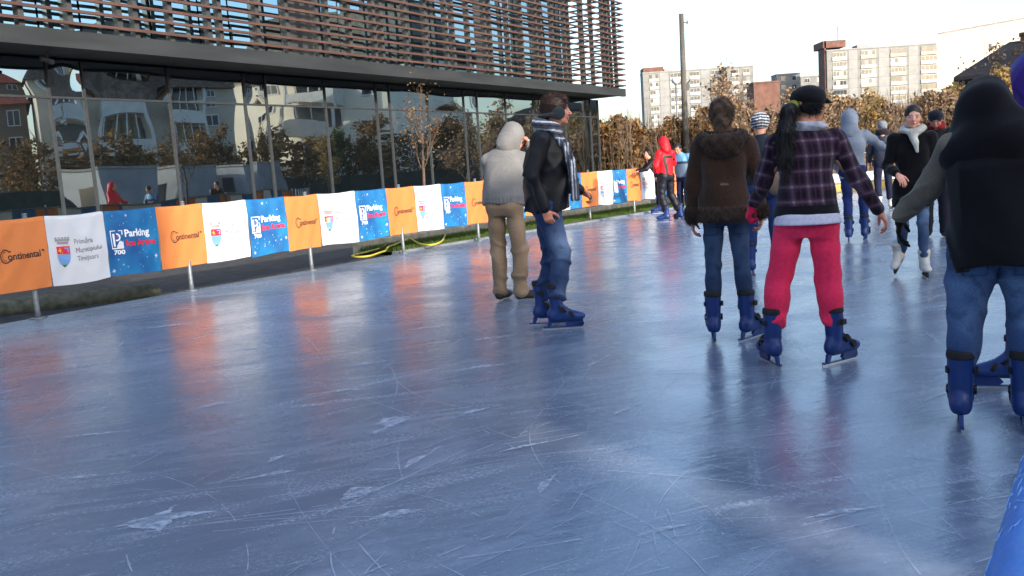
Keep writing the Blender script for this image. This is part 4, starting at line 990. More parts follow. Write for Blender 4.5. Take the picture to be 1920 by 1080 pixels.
# ---- skate, built once per colour: origin on the ice under the ankle, toe to +y
SK = {}
def skate_parts(col):
    if col in SK: return SK[col]
    hi = .33 if col == 'blue' else .25
    pr = [('c', (0, 0, .13), (0, -.012, hi), .050, .058, .02), ('e', (0, -.035, .115), (.040, .045, .055), None, .02), ('c', (0, -.02, .095), (0, .13, .092), .040, .038, .03),
          ('e', (0, .155, .095), (.044, .062, .034), None, .03), ('c', (0, .05, .14), (0, .11, .105), .042, .034, .03)]
    V, F = solid(pr, .008, clips=[((0, 0, .068), (0, 0, -1)), ((0, 0, hi), (0, .12, 1))])
    boot = npmesh('skate', V, F)
    mb = MB()        # blade carrier with its two windows, 16 mm thick
    t = .009
    def pl(p): mb.prism([(-t, y, z) for y, z in p], (-t, 0, 0), (t, 0, 0))
    pl([(-.075, .07), (-.085, .018), (-.06, .018), (-.035, .07)]); pl([(.085, .07), (.055, .034), (.075, .018), (.12, .018), (.15, .07)]); pl([(-.085, .0185), (-.115, .026), (-.11, .012), (.185, .012), (.205, .030), (.19, .040), (.12, .0185)])
    pl([(.15, .07), (.195, .07), (.203, .032), (.12, .0185)]); pl([(-.035, .0701), (.085, .0701), (.07, .055), (-.03, .055)])
    holder = mb.mesh('blade_holder')
    mb = MB().prism([(-.0022, y, z) for y, z in [(-.118, .0), (-.12, .016), (.20, .016), (.212, .022), (.19, .002), (.1, 0)]], (-.0022, 0, 0), (.0022, 0, 0)); blade = mb.mesh('blade')
    straps = []
    V2, F2 = solid([('c', (0, -.012, hi-.02), (0, -.013, hi+.022), .063, .061, .01)], .009, clips=[((0, 0, hi-.012), (0, 0, -1)), ((0, 0, hi+.03), (0, 0, 1))])
    cuff = npmesh('cuff', V2, F2)
    if col == 'blue':
        for (y0, z0, rx, ry, w, tilt) in [(-.004, .265, .060, .062, .026, 0), (.035, .165, .056, .066, .022, .75), (.105, .118, .048, .050, .020, 1.1)]:
            mb = MB(); N_ = 20; R = Matrix.Rotation(-tilt, 3, 'X'); vs = []
            for i in range(N_+1):
                a = math.radians(-35)+math.radians(250)*i/N_
                for s_ in (-.5, .5):
                    for th in (0, .004): vs.append(R @ Vector(((rx+th)*math.cos(a), (ry+th)*math.sin(a)*.9, s_*w))+Vector((0, y0, z0)))
            fs = []
            for i in range(N_): b_ = 4*i; fs += [(b_, b_+4, b_+6, b_+2), (b_+1, b_+3, b_+7, b_+5), (b_, b_+1, b_+5, b_+4), (b_+2, b_+6, b_+7, b_+3)]
            mb.add(vs, fs); mb.box(rx-.006, -.014+y0*.0, -.015, rx+.012, .022, .017, M=Matrix.Translation((0, y0+.002, z0)) @ R.to_4x4()); straps.append(mb.mesh('strap'))
    SK[col] = (boot, holder, blade, straps, cuff); return SK[col]
def skate(root, pos, yaw, col='blue', pitch=0, roll=0, k=1.):
    boot, holder, blade, straps, cuff = skate_parts(col)
    bm = M_skate if col == 'blue' else M_skatew
    def lk(nm, me, mt, par):
        if not me.materials: me.materials.append(mt)
        o = bpy.data.objects.new(nm, me); COL.objects.link(o); o.parent = par; return o
    s = lk('skate', boot, bm, root)
    if not boot.polygons[0].use_smooth: boot.polygons.foreach_set('use_smooth', [True]*len(boot.polygons))
    s.location = pos; s.rotation_euler = (math.radians(pitch), math.radians(roll), math.radians(-yaw)); s.scale = (k, k, k)
    lk('blade_holder', holder, bm if col == 'blue' else M_liner, s); lk('blade', blade, M_blade, s)
    for st in straps: lk('strap', st, M_liner, s)
    if not cuff.materials: cuff.polygons.foreach_set('use_smooth', [True]*len(cuff.polygons))
    lk('cuff', cuff, M_liner if col == 'blue' else M_skatew, s)
    return s
def shoe(root, pos, yaw, k=1.):
    V, F = solid([('c', (0, -.02, .05), (0, .10, .045), .042, .038, .03), ('e', (0, .14, .042), (.045, .07, .036), None, .03), ('c', (0, -.02, .06), (0, -.015, .075), .040, .040, .03)], .008, clips=[((0, 0, .006), (0, 0, -1))])
    o = link('shoe', npmesh('shoe', V*k, F), M_shoe, root, True); o.location = pos; o.rotation_euler = (0, 0, math.radians(-yaw)); return o
# ---- default joints for a 1.70 m figure
def joints(**o):
    J = dict(pel=A(0, 0, .93), chest=A(0, 0, 1.22), neck=A(0, -.01, 1.44), head=A(0, .02, 1.585))
    for s, t in ((1, 'R'), (-1, 'L')):
        J['hip'+t] = A(s*.09, 0, .90); J['knee'+t] = A(s*.10, .015, .49); J['ank'+t] = A(s*.11, -.01, .09)
        J['sho'+t] = A(s*.175, -.01, 1.385); J['elb'+t] = A(s*.23, -.02, 1.10); J['wri'+t] = A(s*.24, .03, .86)
    for a, b_ in o.items(): J[a] = A(*b_)
    return J
def lerp(a, b_, t): return a+(b_-a)*t
class Person:
    def __init__(s, px, py, az, h, label, lift=.07, group=None, xy=None, **jo):
        p = P(px, py) if xy is None else Vector((*xy, 0))
        s.root = empty('person', (p.x, p.y, 0), math.radians(-az), label=label, cat='person', group=group)
        s.J = joints(**jo); k = s.k = (h-lift)/1.70 if h > 1.3 else h/1.7
        for a in s.J: s.J[a] = s.J[a]*k+A(0, 0, lift)
        s.lift = lift
    def body(s, skin=(205, 150, 125), yaw=0, pitch=0, hands=(('R', .35, (-1, 0, 0)), ('L', .35, (1, 0, 0))), face=True, head_scale=1., bend={}, brow=(40, 28, 22), roll=0):
        J, k = s.J, s.k; r = lambda v: v*k
        pr = [('l', tuple(J['pel']-A(0, 0, .1*k)), tuple(J['neck']), (1, 0, 0), (0, 1, 0), [(0, r(.13), r(.09)), (r(.15), r(.12), r(.085)), (r(.35), r(.13), r(.09)), (r(.5), r(.14), r(.085)), (r(.60), r(.07), r(.06))], .02),
              ('c', tuple(J['neck']-A(0, 0, .05*k)), tuple(J['head']+A(0, -.02*k, -.03*k)), r(.055), r(.05), .02)]
        for t in 'RL':
            pr += [('c', tuple(J['hip'+t]), tuple(J['knee'+t]), r(.075), r(.050), .03), ('c', tuple(J['knee'+t]), tuple(J['ank'+t]), r(.048), r(.033), .02),
                   ('c', tuple(lerp(J['chest'], J['sho'+t], .75)), tuple(J['elb'+t]), r(.045), r(.036), .03), ('c', tuple(J['elb'+t]), tuple(J['wri'+t]), r(.036), r(.023), .02),
                   ('c', tuple(J['ank'+t]), tuple(J['ank'+t]-A(0, 0, .03)), r(.034), r(.034), .01)]
        V, F = solid(pr, .016); parts = [(V, F)]; sk = C_(*skin); cols = [np.tile(sk, (len(V), 1))]
        s.R = rot(yaw, pitch, roll); s.hs = k*head_scale
        hv = HV*s.hs@s.R.T+J['head']; parts.append((hv, HF)); cols.append(head_col(skin, brow)(HV))
        for t, curl, palm in hands:
            hv, hf = hand(J['wri'+t], J['elb'+t], curl, palm, t == 'L', k, bend.get(t)); parts.append((hv, hf)); c = np.tile(sk, (len(hv), 1))*np.array([1.04, .92, .90]); cols.append(c)
        V, F = joinVF(parts); return link('body', npmesh('body', V, F, np.clip(np.concatenate(cols), 0, 1)), M_skin, s.root, True)
    def H(s, p):   # head-local point to person-local
        return tuple(s.R@(np.array(p)*s.hs)+s.J['head'])
    def trousers(s, col, rt=.088, rk=.064, ra=.055, end=.93, mat=None, amp=.006, seat=1., vox=.011, waist=1.02, fz=42., calf=0., name='trousers', seed=1., lo=.80):
        J, k = s.J, s.k; r = lambda v: v*k
        z0 = J['pel'][2]; b = A(J['pel'][0], J['pel'][1], lo*k+s.lift)
        pr = [('l', tuple(b), tuple(b+A(0, 0, 1)), (1, 0, 0), (0, 1, 0), [(0, r(.15*seat), r(.105*seat)), (r(.08), r(.172*seat), r(.12*seat), -.008), (r(.15), r(.165*seat), r(.112*seat)), (r(waist-lo), r(.145), r(.10))], .03)]
        for t, sg in (('R', 1), ('L', -1)):
            h, kn, a = J['hip'+t], J['knee'+t], J['ank'+t]; e = lerp(kn, a, end)
            pr += [('c', tuple(h), tuple(lerp(h, kn, .5)), r(rt*1.04), r((rt+rk)/2), .035 if t == 'R' else .022), ('c', tuple(lerp(h, kn, .5)), tuple(kn), r((rt+rk)/2), r(rk), .02), ('c', tuple(kn), tuple(e), r(rk*.98), r(ra), .015),
                   ('e', tuple(h+A(-sg*.015, -.055*seat, -.005)*k), (r(.085*seat), r(.07*seat), r(.085*seat)), None, .04)]
            if calf: pr.append(('e', tuple(lerp(kn, a, .32)+A(0, -.018*k, 0)), (r(calf), r(calf), r(.11)), None, .03))
        def dsp(X, Y, Z):
            f = folds(1., fz, seed)(X, Y, Z); kz = (J['kneeR'][2]+J['kneeL'][2])/2; az_ = max(J['ankR'][2], J['ankL'][2])
            w = .25+.9*np.exp(-((Z-kz)/.09)**2)+1.3*np.exp(-((Z-az_-.09)/.10)**2)+.5*np.exp(-((Z-.80*k)/.06)**2)
            return amp*f*w
        clips = []
        V, F = solid(pr, vox, dsp); 
        return vmesh(name, V, F, col, mat or M_denim, s.root)
    def jacket(s, col, hem=.86, w=(.185, .17, .165, .185, .19), d=(.125, .12, .12, .135, .12), sl=(.066, .055, .043), mat=None, amp=.006, vox=.011, fz=26., flare=0., sleeve_end=.97, collar=.07, name='jacket', seed=2., fz_fn=None, arms='RL', shx=1., bulk=(0, 0, 0), clips=()):
        J, k = s.J, s.k; r = lambda v: v*k
        b = A(J['pel'][0], J['pel'][1], hem*k+s.lift); top = J['neck']; L = np.linalg.norm(top-b); u = J['shoR']-J['shoL']
        S = [(0, r(w[0]+flare), r(d[0]+flare)), (L*.25, r(w[1]+flare*.4), r(d[1]+flare*.3)), (L*.5, r(w[2]), r(d[2])), (L*.74, r(w[3]), r(d[3])), (L*.88, r(w[4]*.92), r(d[4]*.9)), (L*.97, r(.125), r(.095)), (L*1.03, r(collar+.012), r(collar+.008)), (L*1.08, r(collar), r(collar))]
        pr = [('l', tuple(b), tuple(top), tuple(u), (0, 1, 0), S, .03)]
        for t in arms:
            sh, el, wr = J['sho'+t], J['elb'+t], J['wri'+t]; e = lerp(el, wr, sleeve_end)
            pr += [('c', tuple(lerp(J['neck'], sh, .55)+A(0, 0, -.035*k)), tuple(sh+A(0, 0, -.012*k)), r(.058), r(sl[0]*.95), .04), ('c', tuple(sh), tuple(el), r(sl[0]), r(sl[1]), .025), ('c', tuple(el), tuple(e), r(sl[1]), r(sl[2]), .012)]
        def dsp(X, Y, Z):
            f = folds(1., fz, seed)(X, Y, Z)
            for t in arms:
                el = J['elb'+t]; f = f*(1+1.1*np.exp(-((X-el[0])**2+(Y-el[1])**2+(Z-el[2])**2)/.012))
            return amp*f
        V, F = solid(pr, vox, dsp, clips)
        if fz_fn: V, F = fz_fn(V, F)
        return vmesh(name, V, F, col, mat or M_cloth, s.root)
    def blob(s, name, prims, col, mat=None, vox=.008, dsp=None, clips=(), parent=None, fz=None):
        V, F = solid(prims, vox, dsp, clips)
        if fz: V, F = joinVF([(V, F), fuzz(V, F, *fz)])
        return vmesh(name, V, F, col, mat or M_cloth, parent or s.root)
    def cap_hair(s, col, r=(.083, .107, .100), c=(0, -.010, .036), face=True, vox=.006, extra=(), fz=None, amp=.004, name='hair', mat=None, cut=(.055, .02)):
        """hair or cap shell in head space; cleared away from the face"""
        e = [('e', s.H(c), tuple(np.array(r)*s.hs), s.R.T, .01)]
        for q in extra:
            if q[0] == 'c': e.append(('c', s.H(q[1]), s.H(q[2]), q[3]*s.hs, q[4]*s.hs, q[5]))
            else: e.append(('e', s.H(q[1]), tuple(np.array(q[2])*s.hs), s.R.T, q[3]))
        if face: e.append(('-e', s.H((0, .115, -.036)), tuple(np.array((.070, .085, .104))*s.hs), s.R.T, .01))
        hv = folds(amp, 90, 3.)
        return s.blob(name, e, col, mat or M_hair, vox, hv, fz=fz)
    def hood(s, col, mat=None, r=(.115, .135, .135), c=(0, -.03, .02), open_=True, drop=.12, amp=.006, name='hood', vox=.009, extra=()):
        e = [('e', s.H(c), tuple(np.array(r)*s.hs), s.R.T, .02), ('c', s.H((0, -.05, -.05)), s.H((0, -.06, -.05-drop)), .105*s.hs, .115*s.hs, .05)]+list(extra)
        if open_: e += [('-e', s.H((0, .13, -.03)), tuple(np.array((.078, .11, .115))*s.hs), s.R.T, .02), ('-e', s.H((0, .02, -.01)), tuple(np.array((.088, .11, .115))*s.hs), s.R.T, .02)]
        return s.blob(name, e, col, mat or M_cloth, vox, folds(amp, 30, 5.))
def plain(c, c2=None, sc=9., seed=0):
    c = C_(*c); c2 = C_(*c2) if c2 else c*.8
    return lambda V: c2+(c-c2)*hnoise(V, sc, seed)[:, None]
def denim(c=(60, 90, 140), fade=(110, 140, 180), J=None, k=1., front=True, back=False, st=.6):
    c = C_(*c); f_ = C_(*fade)
    def f(V):
        x, y, z = V.T; w = np.exp(-((z-.68*k)/.16)**2)*.9+np.exp(-((z-.30*k)/.10)**2)*.35
        side = np.clip((y if front else -y)*9+.35, 0, 1) if not back else np.clip(.6-y*6, 0, 1)
        t = np.clip(w*side*st*(.6+.8*hnoise(V, 14)), 0, 1)[:, None]; o = c*(1-t)+f_*t
        o *= (1-.25*(hnoise(V, 30, 2) > .82))[:, None]
        if back:
            zz = z/k; cs = (np.abs(x) < .006) & (zz > .70) & (y < 0); yk = (np.abs(zz-.955+.35*np.abs(x)) < .006) & (y < 0)
            pk = (y < 0) & (np.abs(x) > .05) & (np.abs(x) < .15) & (zz > .80) & (zz < .93) & ((np.abs(np.abs(x)-.055) < .005) | (np.abs(np.abs(x)-.145) < .005) | (np.abs(zz-.805) < .005) | (np.abs(zz-.925) < .005))
            o[cs | yk | pk] *= .6
        return o
    return f

# 1 --- man photographing, grey cardigan
p = Person(958, 560, 22, 1.80, 'man in grey hooded knit cardigan and beige trousers taking a photo', lift=0, xy=(-.02, 9.07),
           neck=(.02, .09, 1.43), chest=(0, .03, 1.22), head=(.06, .20, 1.535), shoR=(.18, .07, 1.325), shoL=(-.17, .05, 1.325), elbR=(.27, .20, 1.16), wriR=(.16, .36, 1.46), elbL=(-.19, .20, 1.10), wriL=(.02, .37, 1.43),
           ankR=(.115, -.01, .09), ankL=(-.10, .0, .09), kneeR=(.12, .01, .49), kneeL=(-.10, .02, .49))
p.body(pitch=32, yaw=-8, hands=(('R', .9, (-1, 0, 0)), ('L', .9, (1, 0, 0))), bend={'R': (-.5, .6, .5), 'L': (.5, .6, .5)})
p.trousers(plain((156, 132, 106), (128, 106, 84)), rt=.088, rk=.076, ra=.074, end=1.0, mat=M_cloth, amp=.012, fz=40, seat=1.0, waist=1.04)
def gcol(V):
    c = np.tile(C_(128, 126, 124), (len(V), 1)); z = V[:, 2]/p.k; c *= (.92+.14*hnoise(V, 12))[:, None]
    rib = (z < .985) & (z > .80); a = np.arctan2(V[:, 1], V[:, 0]); c[rib] *= (.86+.14*np.sign(np.sin(a[rib]*60)))[:, None]; return c
p.jacket(gcol, hem=.895, w=(.205, .215, .212, .205, .195), d=(.145, .155, .15, .145, .13), sl=(.066, .058, .046), mat=M_knit, amp=.007, fz=18)
p.blob('shirt_hem', [('l', (0, 0, .86*p.k), (0, 0, 1.0*p.k), (1, 0, 0), (0, 1, 0), [(0, .178*p.k, .122*p.k), (.08, .180*p.k, .124*p.k)], .01)], C_(38, 32, 34), M_cloth, .010)
p.hood(plain((136, 134, 132), (112, 110, 108)), M_knit, r=(.104, .128, .125), c=(0, -.02, .015), drop=.08)
nk = p.J['neck']; mb = MB(); mb.tube([nk+A(math.cos(a)*.115, math.sin(a)*.10-.01, .01-.03*math.sin(a)) for a in [math.pi*(-.1+1.2*i/14)+math.pi for i in range(15)]], .013, 8); mb.build('strap', M_liner, p.root, True)
w = (p.J['wriR']+p.J['wriL'])/2+A(.01, .09, .03); cmr = empty('photo_camera', p.root.matrix_basis @ Vector(w) if False else (0, 0, 0), 0, label='black camera held to the face of the man in the grey cardigan', cat='camera')
Mw = Matrix.Translation(p.root.location) @ Matrix.Rotation(p.root.rotation_euler.z, 4, 'Z'); cmr.location = Mw @ Vector(w); cmr.rotation_euler = (0, 0, p.root.rotation_euler.z-.3)
MB().box(-.06, -.03, -.035, .06, .03, .04).box(-.02, -.025, .04, .02, .02, .055).build('camera_body', M_liner, cmr); MB().tube([(0, .03, 0), (0, .09, 0)], [.032, .034], 16).build('lens', M_liner, cmr, True)
for sx, yw in ((-.10, 5), (.115, 62)):
    shoe(p.root, (sx*p.k, 0, 0), yw, 1.08)

# 2 --- young man in black jacket with ear muffs, profile to the right
p = Person(0, 0, 90, 1.86, 'young man in black jacket with striped scarf and dark ear muffs, in profile', xy=(.33, 7.33),
           pel=(-.015, 0, .93), chest=(.0, -.03, 1.22), neck=(0, .02, 1.44), head=(0, .105, 1.585), shoR=(.19, -.03, 1.375), shoL=(-.17, .03, 1.37), elbR=(.235, -.10, 1.10), wriR=(.225, -.03, .865), elbL=(-.19, .06, 1.10), wriL=(-.13, .27, .97),
           hipR=(.09, -.02, .90), hipL=(-.09, -.02, .90), kneeR=(.09, .075, .48), ankR=(.10, .02, .095), kneeL=(-.10, .02, .48), ankL=(-.13, -.085, .095))
p.body((214, 148, 118), yaw=6, pitch=-2, hands=(('R', .75, (-1, .2, 0)), ('L', .7, (.6, 0, -1))), brow=(45, 28, 20))
def jn(V):
    o = denim((44, 62, 100), (118, 140, 172), k=p.k, st=.95)(V); return o
p.trousers(jn, rt=.098, rk=.080, ra=.070, end=.72, amp=.015, fz=40, seat=1.02, waist=1.0, seed=2.3)
for sx, sy, yw in ((.10, .02, 2), (-.13, -.085, 2)): skate(p.root, (sx*p.k, sy*p.k, 0), yw, k=1.04)
bc = lambda V: (C_(17, 18, 23)*(.75+.5*hnoise(V, 10))[:, None])
p.jacket(bc, hem=.845, w=(.20, .205, .20, .205, .20), d=(.175, .18, .175, .165, .13), sl=(.076, .066, .050), mat=M_nylon, amp=.017, fz=19, seed=4.)
p.cap_hair(plain((62, 40, 30), (32, 20, 16), 30), r=(.083, .104, .096), c=(0, -.014, .036), cut=None, fz=(5000, .016, .0010, (0, .2, -.3)), extra=(('c', (-.05, .062, .082), (.05, .062, .082), .026, .026, .02), ('e', (0, -.07, -.03), (.055, .04, .05), .02)))
# ear muffs wrap behind the head
e = [('e', p.H((sx, .004, -.022)), tuple(np.array((.020, .052, .050))*p.hs), p.R.T, .01) for sx in (-.088, .088)]
for i in range(9):
    a0 = math.pi*i/9; a1 = math.pi*(i+1)/9; q = lambda a: p.H((math.cos(a)*.088, -.02-math.sin(a)*.105, -.03)); e.append(('c', q(a0), q(a1), .016, .016, .01))
p.blob('ear_muffs', e, C_(58, 62, 66), M_knit, .006)
def scol(V):
    x, y, z = V.T; nkk = p.J['neck']; u = np.where(z > nkk[2]-.07*p.k, (z-nkk[2])*16+np.arctan2(y, x)*.25, x*9+(y-.18-.0*z)*22)
    fr_ = (u % 1.0); c = np.tile(C_(88, 92, 98), (len(V), 1)); c[(fr_ < .22)] = C_(225, 228, 235); c[(fr_ > .55) & (fr_ < .72)] = C_(40, 46, 66); return c
k = p.k; nk = p.J['neck']; e = []
for i in range(14):
    a0, a1 = 2*math.pi*i/14, 2*math.pi*(i+1)/14; q = lambda a: tuple(nk+A(math.cos(a)*.085*k, math.sin(a)*.078*k+.015, .035*k-.03*math.sin(a))); e.append(('c', q(a0), q(a1), .040*k, .040*k, .012))
ch = [A(.06, .10, 1.42), A(.08, .165, 1.33), A(.09, .205, 1.20), A(.09, .225, 1.06), A(.09, .225, .92)]
for a, b_ in zip(ch, ch[1:]):
    for dx in (-.05, -.02, .01, .04, .07): e.append(('c', tuple(a*k+A(dx, -.03*(dx > .03), p.lift)), tuple(b_*k+A(dx*1.1, -.04*(dx > .03), p.lift)), .020, .021, .010))
p.blob('scarf', e, scol, M_knit, .007, folds(.003, 40, 1.))

# 3 --- woman in brown coat
p = Person(0, 0, 13, 1.67, 'woman in brown coat with fur collar and hem, seen from behind', xy=(1.52, 6.33),
           pel=(0, 0, .93), hipR=(.085, 0, .90), hipL=(-.085, 0, .90), kneeR=(.105, .02, .50), kneeL=(-.10, .02, .50), ankR=(.135, 0, .09), ankL=(-.115, .0, .09), head=(.0, .01, 1.59),
           elbR=(.245, .0, 1.10), wriR=(.255, .06, .87), elbL=(-.235, -.01, 1.10), wriL=(-.24, .04, .86))
p.body(pitch=8, hands=(('R', .5, (-1, 0, 0)), ('L', .4, (1, 0, 0))))
p.trousers(denim((38, 54, 82), (80, 105, 140), k=p.k, back=True, st=.6), rt=.082, rk=.060, ra=.052, end=.80, amp=.005, seat=.98, calf=.056)
skate(p.root, (-.115*p.k, 0, 0), -4, pitch=0); skate(p.root, (.135*p.k, 0, 0), 34)
def brn(V):
    z = (V[:, 2]-p.lift)/p.k; c = np.tile(C_(58, 41, 31), (len(V), 1))*(.82+.36*hnoise(V, 9))[:, None]
    m_ = z < .94; c[m_] = C_(72, 56, 46)*(.6+.8*hnoise(V[m_], 60))[:, None]
    pk = (np.abs(V[:, 0]-.0) < .03) & (np.abs(z-1.10) < .004) & (V[:, 1] < 0); c[pk] = C_(120, 105, 95); return c
def addfur(V, F):
    z = (V[:, 2]-p.lift)/p.k; fm = F[(z[F].max(1) < .945)]; return joinVF([(V, F), fuzz(V, fm, 7000, .026, .0014, (0, 0, -1.2))])
p.jacket(brn, hem=.845, w=(.195, .188, .166, .178, .18), d=(.175, .155, .13, .14, .125), sl=(.066, .056, .048), mat=M_fur, amp=.007, fz=17, flare=.01, fz_fn=addfur, collar=.085)
nk = p.J['neck']; k = p.k; e = []
for i in range(16):
    a0, a1 = 2*math.pi*i/16, 2*math.pi*(i+1)/16; q = lambda a: tuple(nk+A(math.cos(a)*.135*k, math.sin(a)*.105*k-.03, .0*k-.035*abs(math.sin(a))*(math.sin(a) < 0))); e.append(('c', q(a0), q(a1), .040*k, .040*k, .03))
e.append(('e', tuple(nk+A(0, -.11, -.07)*k), (.13*k, .065*k, .09*k), None, .05))
p.blob('fur_collar', e, plain((74, 56, 44), (40, 30, 25), 40), M_fur, .009, fz=(6000, .015, .0012, (0, 0, -.6)))
for t in 'RL':
    w_ = p.J['wri'+t]; el = p.J['elb'+t]; p.blob('fur_cuff', [('c', tuple(lerp(el, w_, .82)), tuple(lerp(el, w_, .98)), .050*k, .052*k, .01)], plain((72, 56, 46), (38, 30, 26), 40), M_fur, .010, fz=(1500, .022, .0013, (0, 0, -.4)))
p.cap_hair(plain((118, 94, 76), (52, 40, 32), 40), r=(.088, .106, .100), c=(0, -.02, .03), extra=(('e', (0, -.085, .055), (.065, .05, .06), .02), ('c', (0, -.06, -.05), (0, -.06, -.11), .06, .05, .03)), fz=(6000, .020, .0010, (0, 0, -.9)), amp=.006)

# 5 --- girl in red trousers and plaid jacket
p = Person(0, 0, 16, 1.655, 'young woman in bright pinkish red trousers, plaid jacket and black cap', xy=(1.79, 5.42),
           pel=(0, 0, .94), hipR=(.095, 0, .86), hipL=(-.10, 0, .86), kneeR=(.120, .03, .51), kneeL=(-.180, .03, .51), ankR=(.155, .02, .09), ankL=(-.235, .0, .09), neck=(.0, .02, 1.43), head=(.03, .035, 1.59),
           shoR=(.18, .01, 1.375), shoL=(-.175, .01, 1.375), elbR=(.30, .04, 1.13), wriR=(.435, .08, .91), elbL=(-.255, .03, 1.14), wriL=(-.33, .10, .99))
p.body((205, 145, 120), yaw=-52, pitch=2, hands=(('R', .45, (-1, 0, 0)),))
hv, hf = hand(p.J['wriL'], p.J['elbL'], .8, (1, 0, 0), True, p.k*1.15); vmesh('glove', hv, hf, C_(215, 30, 80), M_knit, p.root)
w_, el = p.J['wriL'], p.J['elbL']; p.blob('glove_cuff', [('c', tuple(lerp(el, w_, .93)), tuple(lerp(el, w_, 1.08)), .036, .034, .01)], C_(215, 30, 80), M_knit, .008)
p.trousers(plain((242, 54, 98), (226, 42, 84), 5), rt=.100, rk=.082, ra=.074, end=.66, mat=M_cloth, amp=.006, seat=1.0, waist=.868, lo=.765, fz=30, seed=5., calf=.078)
skate(p.root, (-.235*p.k, 0, 0), -22); skate(p.root, (.155*p.k, .02, 0), 42)
def plaid(V):
    x, y, z = V.T; k = p.k; zz = z/k; c = np.tile(C_(58, 36, 50), (len(V), 1)); arm = np.abs(x) > .20*k
    u = np.where(arm, (np.abs(x)*.55+y+zz*.25), x+y*.6); v = zz+np.where(arm, -.35*np.abs(x), 0)
    fu, fv = (u/.085) % 1, (v/.095) % 1
    c[(fu > .5)] = C_(36, 26, 42); c[(fv > .55)] *= .62
    l1 = np.exp(-((fu-.25)/.10)**2)[:, None]; l2 = np.exp(-((fv-.3)/.09)**2)[:, None]; l3 = np.exp(-((fu-.72)/.05)**2)[:, None]
    c = c*(1-.36*l1)+C_(120, 100, 124)*.36*l1; c = c*(1-.40*l2)+C_(135, 104, 126)*.40*l2; c = c*(1-.3*l3)+C_(110, 60, 80)*.3*l3; c = np.maximum(c, l1*l2*C_(150, 135, 158))
    zl = (z-p.lift)/k; c[(zl < .975) & ~arm] = C_(20, 20, 26); c[(zl > .985) & (zl < 1.06) & (x > .10*k) & ~arm] *= .45
    return c
p.jacket(plaid, hem=.900, w=(.203, .184, .170, .185, .185), d=(.156, .14, .13, .135, .125), sl=(.070, .056, .044), amp=.006, fz=20, mat=M_knit, vox=.0075, collar=.075)
p.blob('undershirt', [('l', (0, 0, .852*p.k+p.lift), (0, 0, 1.1*p.k), (1, 0, 0), (0, 1, 0), [(0, .210*p.k, .162*p.k, -.014), (.05, .200*p.k, .154*p.k, -.008), (.10, .150*p.k, .12*p.k)], .01)], C_(196, 196, 214), M_cloth, .009)
k = p.k; nk = p.J['neck']; e = []
for i in range(14):
    a0, a1 = 2*math.pi*i/14, 2*math.pi*(i+1)/14; q = lambda a: tuple(nk+A(math.cos(a)*.080*k+.01, math.sin(a)*.07*k+.01, .028*k)); e.append(('c', q(a0), q(a1), .036*k, .036*k, .012))
p.blob('scarf', e, lambda V: C_(190, 192, 205)*(.55+.6*hnoise(V, 40))[:, None], M_cloth, .007, folds(.006, 70, 1.))
p.cap_hair(plain((24, 20, 22), (10, 9, 11), 30), r=(.084, .102, .098), c=(0, -.018, .02), fz=(4000, .02, .001, (0, 0, -.6)))
cp = [('e', p.H((0, -.012, .055)), tuple(np.array((.098, .116, .080))*p.hs), p.R.T, .01), ('c', p.H((-.03, .10, .038)), p.H((.03, .10, .038)), .012, .012, .02), ('c', p.H((-.035, .125, .03)), p.H((.035, .125, .03)), .010, .010, .03), ('c', p.H((-.025, .165, .028)), p.H((.025, .165, .028)), .007, .007, .03), ('c', p.H((0, -.10, .02)), p.H((0, -.118, .012)), .018, .012, .02)]
p.blob('cap', cp, plain((22, 22, 28), (14, 14, 18)), M_cloth, .007, folds(.002, 60, 1.))
q0 = A(*p.H((0, -.115, .01))); e = [('c', tuple(q0), tuple(q0+A(-.035, -.05, -.03)), .03, .036, .02), ('c', tuple(q0+A(-.035, -.05, -.03)), tuple(q0+A(-.055, -.075, -.16)), .040, .048, .03), ('c', tuple(q0+A(-.055, -.075, -.16)), tuple(q0+A(-.06, -.075, -.30)), .046, .038, .03), ('c', tuple(q0+A(-.06, -.075, -.30)), tuple(q0+A(-.05, -.07, -.42)), .034, .012, .03)]
p.blob('ponytail', e, plain((20, 17, 19), (9, 8, 10), 30), M_hair, .008, folds(.005, 10, 7.), fz=(3500, .035, .0011, (0, 0, -2.4)))
p.blob('hair_tie', [('c', tuple(q0+A(-.008, -.012, -.005)), tuple(q0+A(-.010, -.016, -.008)), .034, .034, .005)], C_(120, 128, 40), M_cloth, .006)

# 4 --- skater in striped knit hat
p = Person(0, 0, 12, 1.70, 'skater in black and white striped knit hat, half hidden by the plaid jacket', xy=(2.72, 9.66),
           kneeR=(.12, .06, .50), ankR=(.14, 0, .09), kneeL=(-.11, .02, .50), ankL=(-.15, .0, .09), elbR=(.22, .10, 1.12), wriR=(.12, .27, 1.02))
p.body(hands=(('R', .5, (-1, 0, 0)), ('L', .5, (1, 0, 0))))
p.trousers(denim((34, 52, 100), (50, 75, 125), k=p.k), rt=.082, rk=.062, ra=.055, end=.75, vox=.014)
skate(p.root, (-.15*p.k, 0, 0), -20); skate(p.root, (.14*p.k, 0, 0), 10)
p.jacket(plain((30, 40, 52), (18, 25, 34)), hem=.93, mat=M_nylon, vox=.013, amp=.008, w=(.19, .19, .18, .19, .19), d=(.14, .14, .135, .14, .13), sl=(.074, .062, .048))
p.blob('shoulder_bag', [('e', (.13, -.10, 1.02*p.k), (.10, .07, .13), None, .02), ('c', (.02, -.15, 1.15*p.k), (.15, -.12, 1.05*p.k), .03, .03, .03)], plain((130, 112, 95), (95, 80, 68)), M_cloth, .011)
